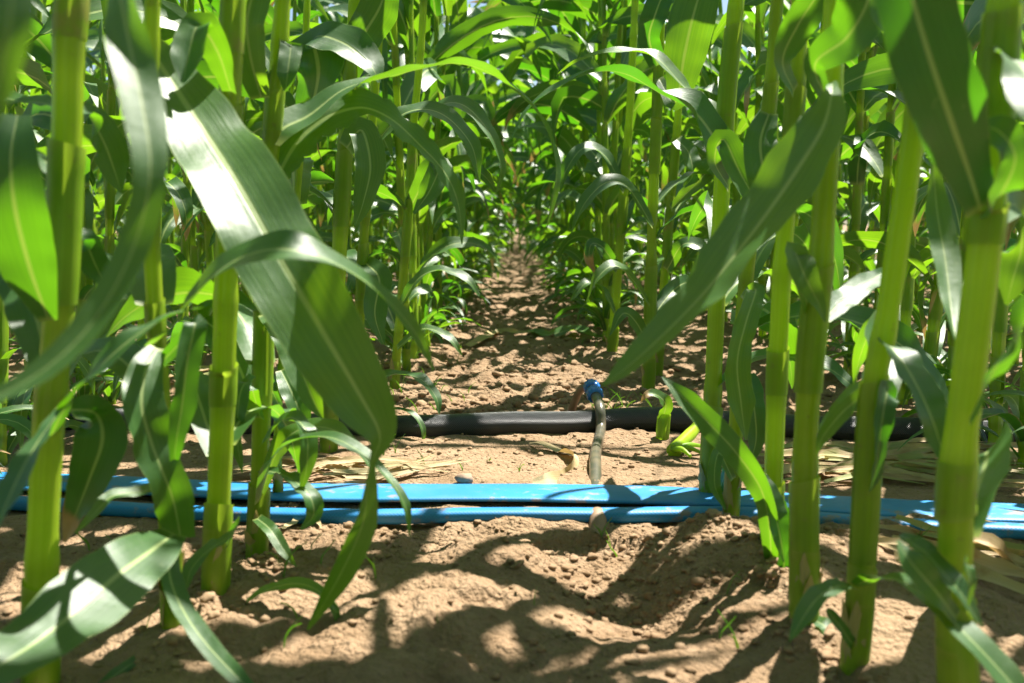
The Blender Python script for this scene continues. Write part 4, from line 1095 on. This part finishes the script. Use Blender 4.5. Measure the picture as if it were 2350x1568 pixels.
# the path bends away behind the last plants
closing = [(99, xx_, yy_) for xx_ in np.arange(-.5, .5, .13) for yy_ in (15.6, 16.2, 17.0, 18, 19)]
for rk, x, y in spots[NIND:] + behind + closing:
    V_, F_, U_, I_, m_ = far_protos[int(fr.integers(NPROTO))]
    s = fr.uniform(.92, 1.12) * (1.15 if abs(rk) == 1 else .72 if rk == 99 else 1); a = fr.normal(0, .75) + (math.pi if fr.random() < .5 else 0); ca, sa = math.cos(a), math.sin(a)
    W_ = np.stack([V_[:, 0] * ca - V_[:, 1] * sa, V_[:, 0] * sa + V_[:, 1] * ca, V_[:, 2]], 1) * s + np.array([x, y, gz(x, y)])
    I2 = I_.copy(); I2[:, 0] = (I2[:, 0] + fr.random()) % 1
    g.V.append(W_); g.F.append(F_ + g.n); g.U.append(U_); g.I.append(I2); g.M.append(m_); g.n += len(W_)
tag(obj('distant_maize', mesh('distant_maize', g)), 'mass of maize plants deeper in the field on both sides of the path', 'maize', kind='stuff')

# ------------------------------------------------------------------ litter, stumps, stones, sprouts
def loose(name, p, w, n, label, cat, m=3, group=None, dry=0.0, **kw):
    p = [np.array(q, float) for q in p]
    o_ = np.array([p[0][0], p[0][1], p[0][2]])
    g_ = ribbon([q - o_ for q in p], w, n, dry=dry, **kw)
    o = obj(name, mesh(name, geo_of(g_, m))); o.location = Vector(o_)
    return tag(o, label, cat, group)

def GL(px, py, lift):      # a point lying `lift` above the ground seen at a pixel
    q = G(px, py); q[2] = gz(q[0], q[1]); q = G(px, py, q[2]); q[2] = gz(q[0], q[1]) + lift
    return q

loose('dry_leaf', [GL(1222, 1113, .004), GL(1262, 1112, .010), P(1295, 1098, 1.76), P(1318, 1070, 1.80), P(1314, 1045, 1.86), P(1285, 1036, 1.92), GL(1240, 1030, .012), GL(1215, 1022, .004)], .030,
      [(0, -.5, .8), (.7, -.6, .3), (.8, -.5, .1), (.2, -.3, 1), (0, -.4, 1)], 'dry tan leaf curled into a hook beside the grey tube', 'dry leaf', nl=44, fold=.15, ruf=.15, dry=.1,
      wprof=[.012, .026, .034, .036, .030, .022, .014, .004])
loose('dry_leaf', [GL(1075, 795, .006), GL(1110, 782, .012), GL(1150, 772, .010), GL(1200, 774, .012), GL(1235, 765, .004)], .05, (0, -.5, .9),
      'long pale dry leaf lying across the far path', 'dry leaf', nl=20, dry=.2, ruf=.2)
loose('fallen_leaf', [GL(1215, 758, .01), GL(1260, 775, .02), GL(1320, 772, .03), GL(1370, 785, .02), GL(1400, 778, .01)], .07, (0, -.5, .9),
      'fallen green leaf lying across the right side of the far path', 'leaf', m=0, nl=20, ruf=.15)
loose('dry_leaf', [GL(650, 1240, .006), GL(690, 1212, .014), GL(715, 1206, .016), GL(735, 1222, .008), GL(738, 1232, .004)], .014, (0, -.6, .8),
      'small shrivelled dry leaf in front of the narrow blue hose on the left', 'dry leaf', nl=24, ruf=.25, dry=.1)
lr = np.random.default_rng(21)
def heap(cx0, cx1, cy0, cy1, n, label, L0, L1, w0, w1, green, ang=0.0):
    for i in range(n):
        c = GL(lr.uniform(cx0, cx1), lr.uniform(cy0, cy1), .004 + .020 * lr.random())
        a = ang + lr.normal(0, .35); L = lr.uniform(L0, L1); d_ = np.array([math.cos(a), math.sin(a), 0])
        pts = [c + d_ * L * (t - .5) for t in (0, .3, .6, 1)]
        for q_ in pts: q_[2] = gz(q_[0], q_[1]) + .005 + .022 * lr.random()
        loose('dry_leaf', pts, lr.uniform(w0, w1), (lr.normal(0, .5), -.4, .8), label, 'dry leaf', nl=16, na=2, fold=lr.uniform(.2, .9), ruf=.25,
              seed=int(lr.integers(9999)), dry=(green if lr.random() < .6 else 0), group=label)
heap(620, 960, 1075, 1106, 24, 'papery straw coloured leaf in the litter behind the wide blue hose on the left', .12, .26, .006, .017, .2, .05)
heap(1840, 2330, 1045, 1112, 46, 'straw coloured leaf in the large litter heap behind the blue hoses on the right', .18, .42, .008, .024, .7, -.08)
heap(2200, 2330, 1240, 1330, 9, 'greenish straw leaf in the litter at the right edge before the blue hoses', .15, .3, .014, .03, .8, -.6)
heap(440, 560, 820, 880, 8, 'dull green straw leaf lying behind the black hose on the left', .15, .3, .01, .02, .8, .2)

# stone
s0 = GL(1066, 1108, .006)
sr = np.random.default_rng(4)
sv_ = lump(np.zeros(3), .0145, sr, .10) * np.array([1.1, .9, 1.0])
st_ = obj('stone', mesh('stone', (sv_, IF, sv_[:, :2], np.zeros((len(sv_), 3)), np.zeros(len(IF), int)), [M_STONE])); st_.location = Vector(s0)
tag(st_, 'small round pinkish stone behind the wide blue hose', 'stone')
for (px, py, sz) in ((1950, 640 + 430, .012), (1480, 1380, .010), (1600, 1330, .008), (1180, 1010, .008)):
    pass

# cut stump with its drooping leaf, and the felled piece beside it
f0 = GL(1520, 1006, -.01)
root = empty('maize_stump', f0)
tag(root, 'short cut maize stump before the black hose with one yellowing leaf', 'stump')
pth = [(0, 0, -.01), (.001, 0, .03), (.004, .004, .062)]
obj('stalk', mesh('stalk', geo_of(stalk_geo(pth, .0125, .012, [.35], 18, 3), 1)), root)
obj('sheath', mesh('sheath', geo_of(sheath_geo(pth, .3, .95, .0125, .012, R(40), 16, 4, nz=8), 2)), root)
yy_ = f0[1]
lf = [P(1518, 965, yy_), P(1528, 930, yy_ - .01), P(1510, 908, yy_ - .02), P(1485, 905, yy_ - .03), P(1470, 925, yy_ - .03)]
obj('leaf', mesh('leaf', geo_of(ribbon([q - f0 for q in lf], .03, [(.3, -.9, .4), (0, -.6, .9)], 24, 3, .3, .15, 3, 8, drytip=.9, dry=.15), 0)), root)['label'] = 'yellowing leaf with brown tip'
f1 = GL(1545, 1048, .004)
root = empty('cut_stalk', f1)
tag(root, 'pale green cut maize stalk lying against the black hose', 'stalk')
yb = f1[1]
tip = P(1600, 978, yb + .10)
pth = [np.zeros(3) + (0, 0, .006), (tip - f1) * .35 + (0, 0, .004), (tip - f1) * .7, tip - f1]
obj('stalk', mesh('stalk', geo_of(tube(pth, [.0150, .0125, .0130, .0105], nr=24, ns=18), 1)), root)
for ex, ey in ((1620, 1040), (1608, 1052), (1585, 1062)):
    e_ = GL(ex, ey, .012)
    obj('shoot', mesh('shoot', geo_of(tube([np.array((0, 0, .01)), (e_ - f1) * .5 + (0, 0, .012), e_ - f1], [.007, .005, .003], nr=14, ns=10), 2)), root)

# thin grass sprouts: past counting
gg = Geo()
def sprout(x, y, h, seed):
    q = np.random.default_rng(seed)
    for j in range(int(q.integers(1, 4))):
        a = q.uniform(0, 6.28); l = h * q.uniform(.6, 1.1); z = gz(x, y)
        p_ = [np.array((x, y, z - .003)) + np.array((math.cos(a) * l * .5 * t * t, math.sin(a) * l * .5 * t * t, l * (t - .22 * t * t * q.uniform(.3, 1.6)))) for t in (0, .35, .7, 1)]
        gg.add(*ribbon(p_, q.uniform(.0016, .0032), (math.cos(a + 1), math.sin(a + 1), .4), 8, 1, .3, 0, 1, seed + j), 0)
for px, py, h in [(650, 1330, .06), (720, 1280, .05), (755, 1300, .06), (790, 1400, .05), (850, 1330, .05), (890, 1020, .05), (905, 1040, .06), (970, 1075, .05), (1190, 1080, .025), (1130, 1060, .02),
                  (1400, 1268, .05), (1420, 1275, .035), (1385, 1262, .03), (350, 1430, .05), (260, 1285, .06), (205, 1260, .05), (1330, 1080, .02), (1690, 1290, .05), (1690, 1500, .05), (1660, 1470, .04), (2120, 1260, .04),
                  (1045, 930, .06), (1060, 925, .05), (1010, 940, .05), (880, 1050, .06), (860, 1000, .06), (640, 1450, .05), (1010, 1420, .02), (700, 1400, .05), (1240, 1400, .03), (1050, 1080, .03), (950, 1000, .05), (1080, 905, .05)]:
    q0 = GL(px, py, 0)
    for j in range(1): sprout(q0[0] + lr.normal(0, .006), q0[1] + lr.normal(0, .006), h, int(lr.integers(99999)))
for i in range(120):
    yv = 2.3 + 6 * lr.random() ** 1.5; sd = (ROW_R if lr.random() < .5 else ROW_L)
    sprout(sd * lr.uniform(.55, 1.1), yv, lr.uniform(.03, .08), int(lr.integers(99999)))
tag(obj('grass_sprouts', mesh('grass_sprouts', gg)), 'thin scattered grass sprouts in the soil', 'grass', kind='stuff')
loose('grass_blade', [GL(648, 1600, 0), P(652, 1560, .985), P(672, 1525, .985), P(698, 1528, .985), P(712, 1560, .985), P(716, 1600, .985)], .006, (0, -1, .2),
      'single pale grass blade bent into an arch at the bottom edge', 'grass blade', m=0, nl=20, na=1, ruf=0)
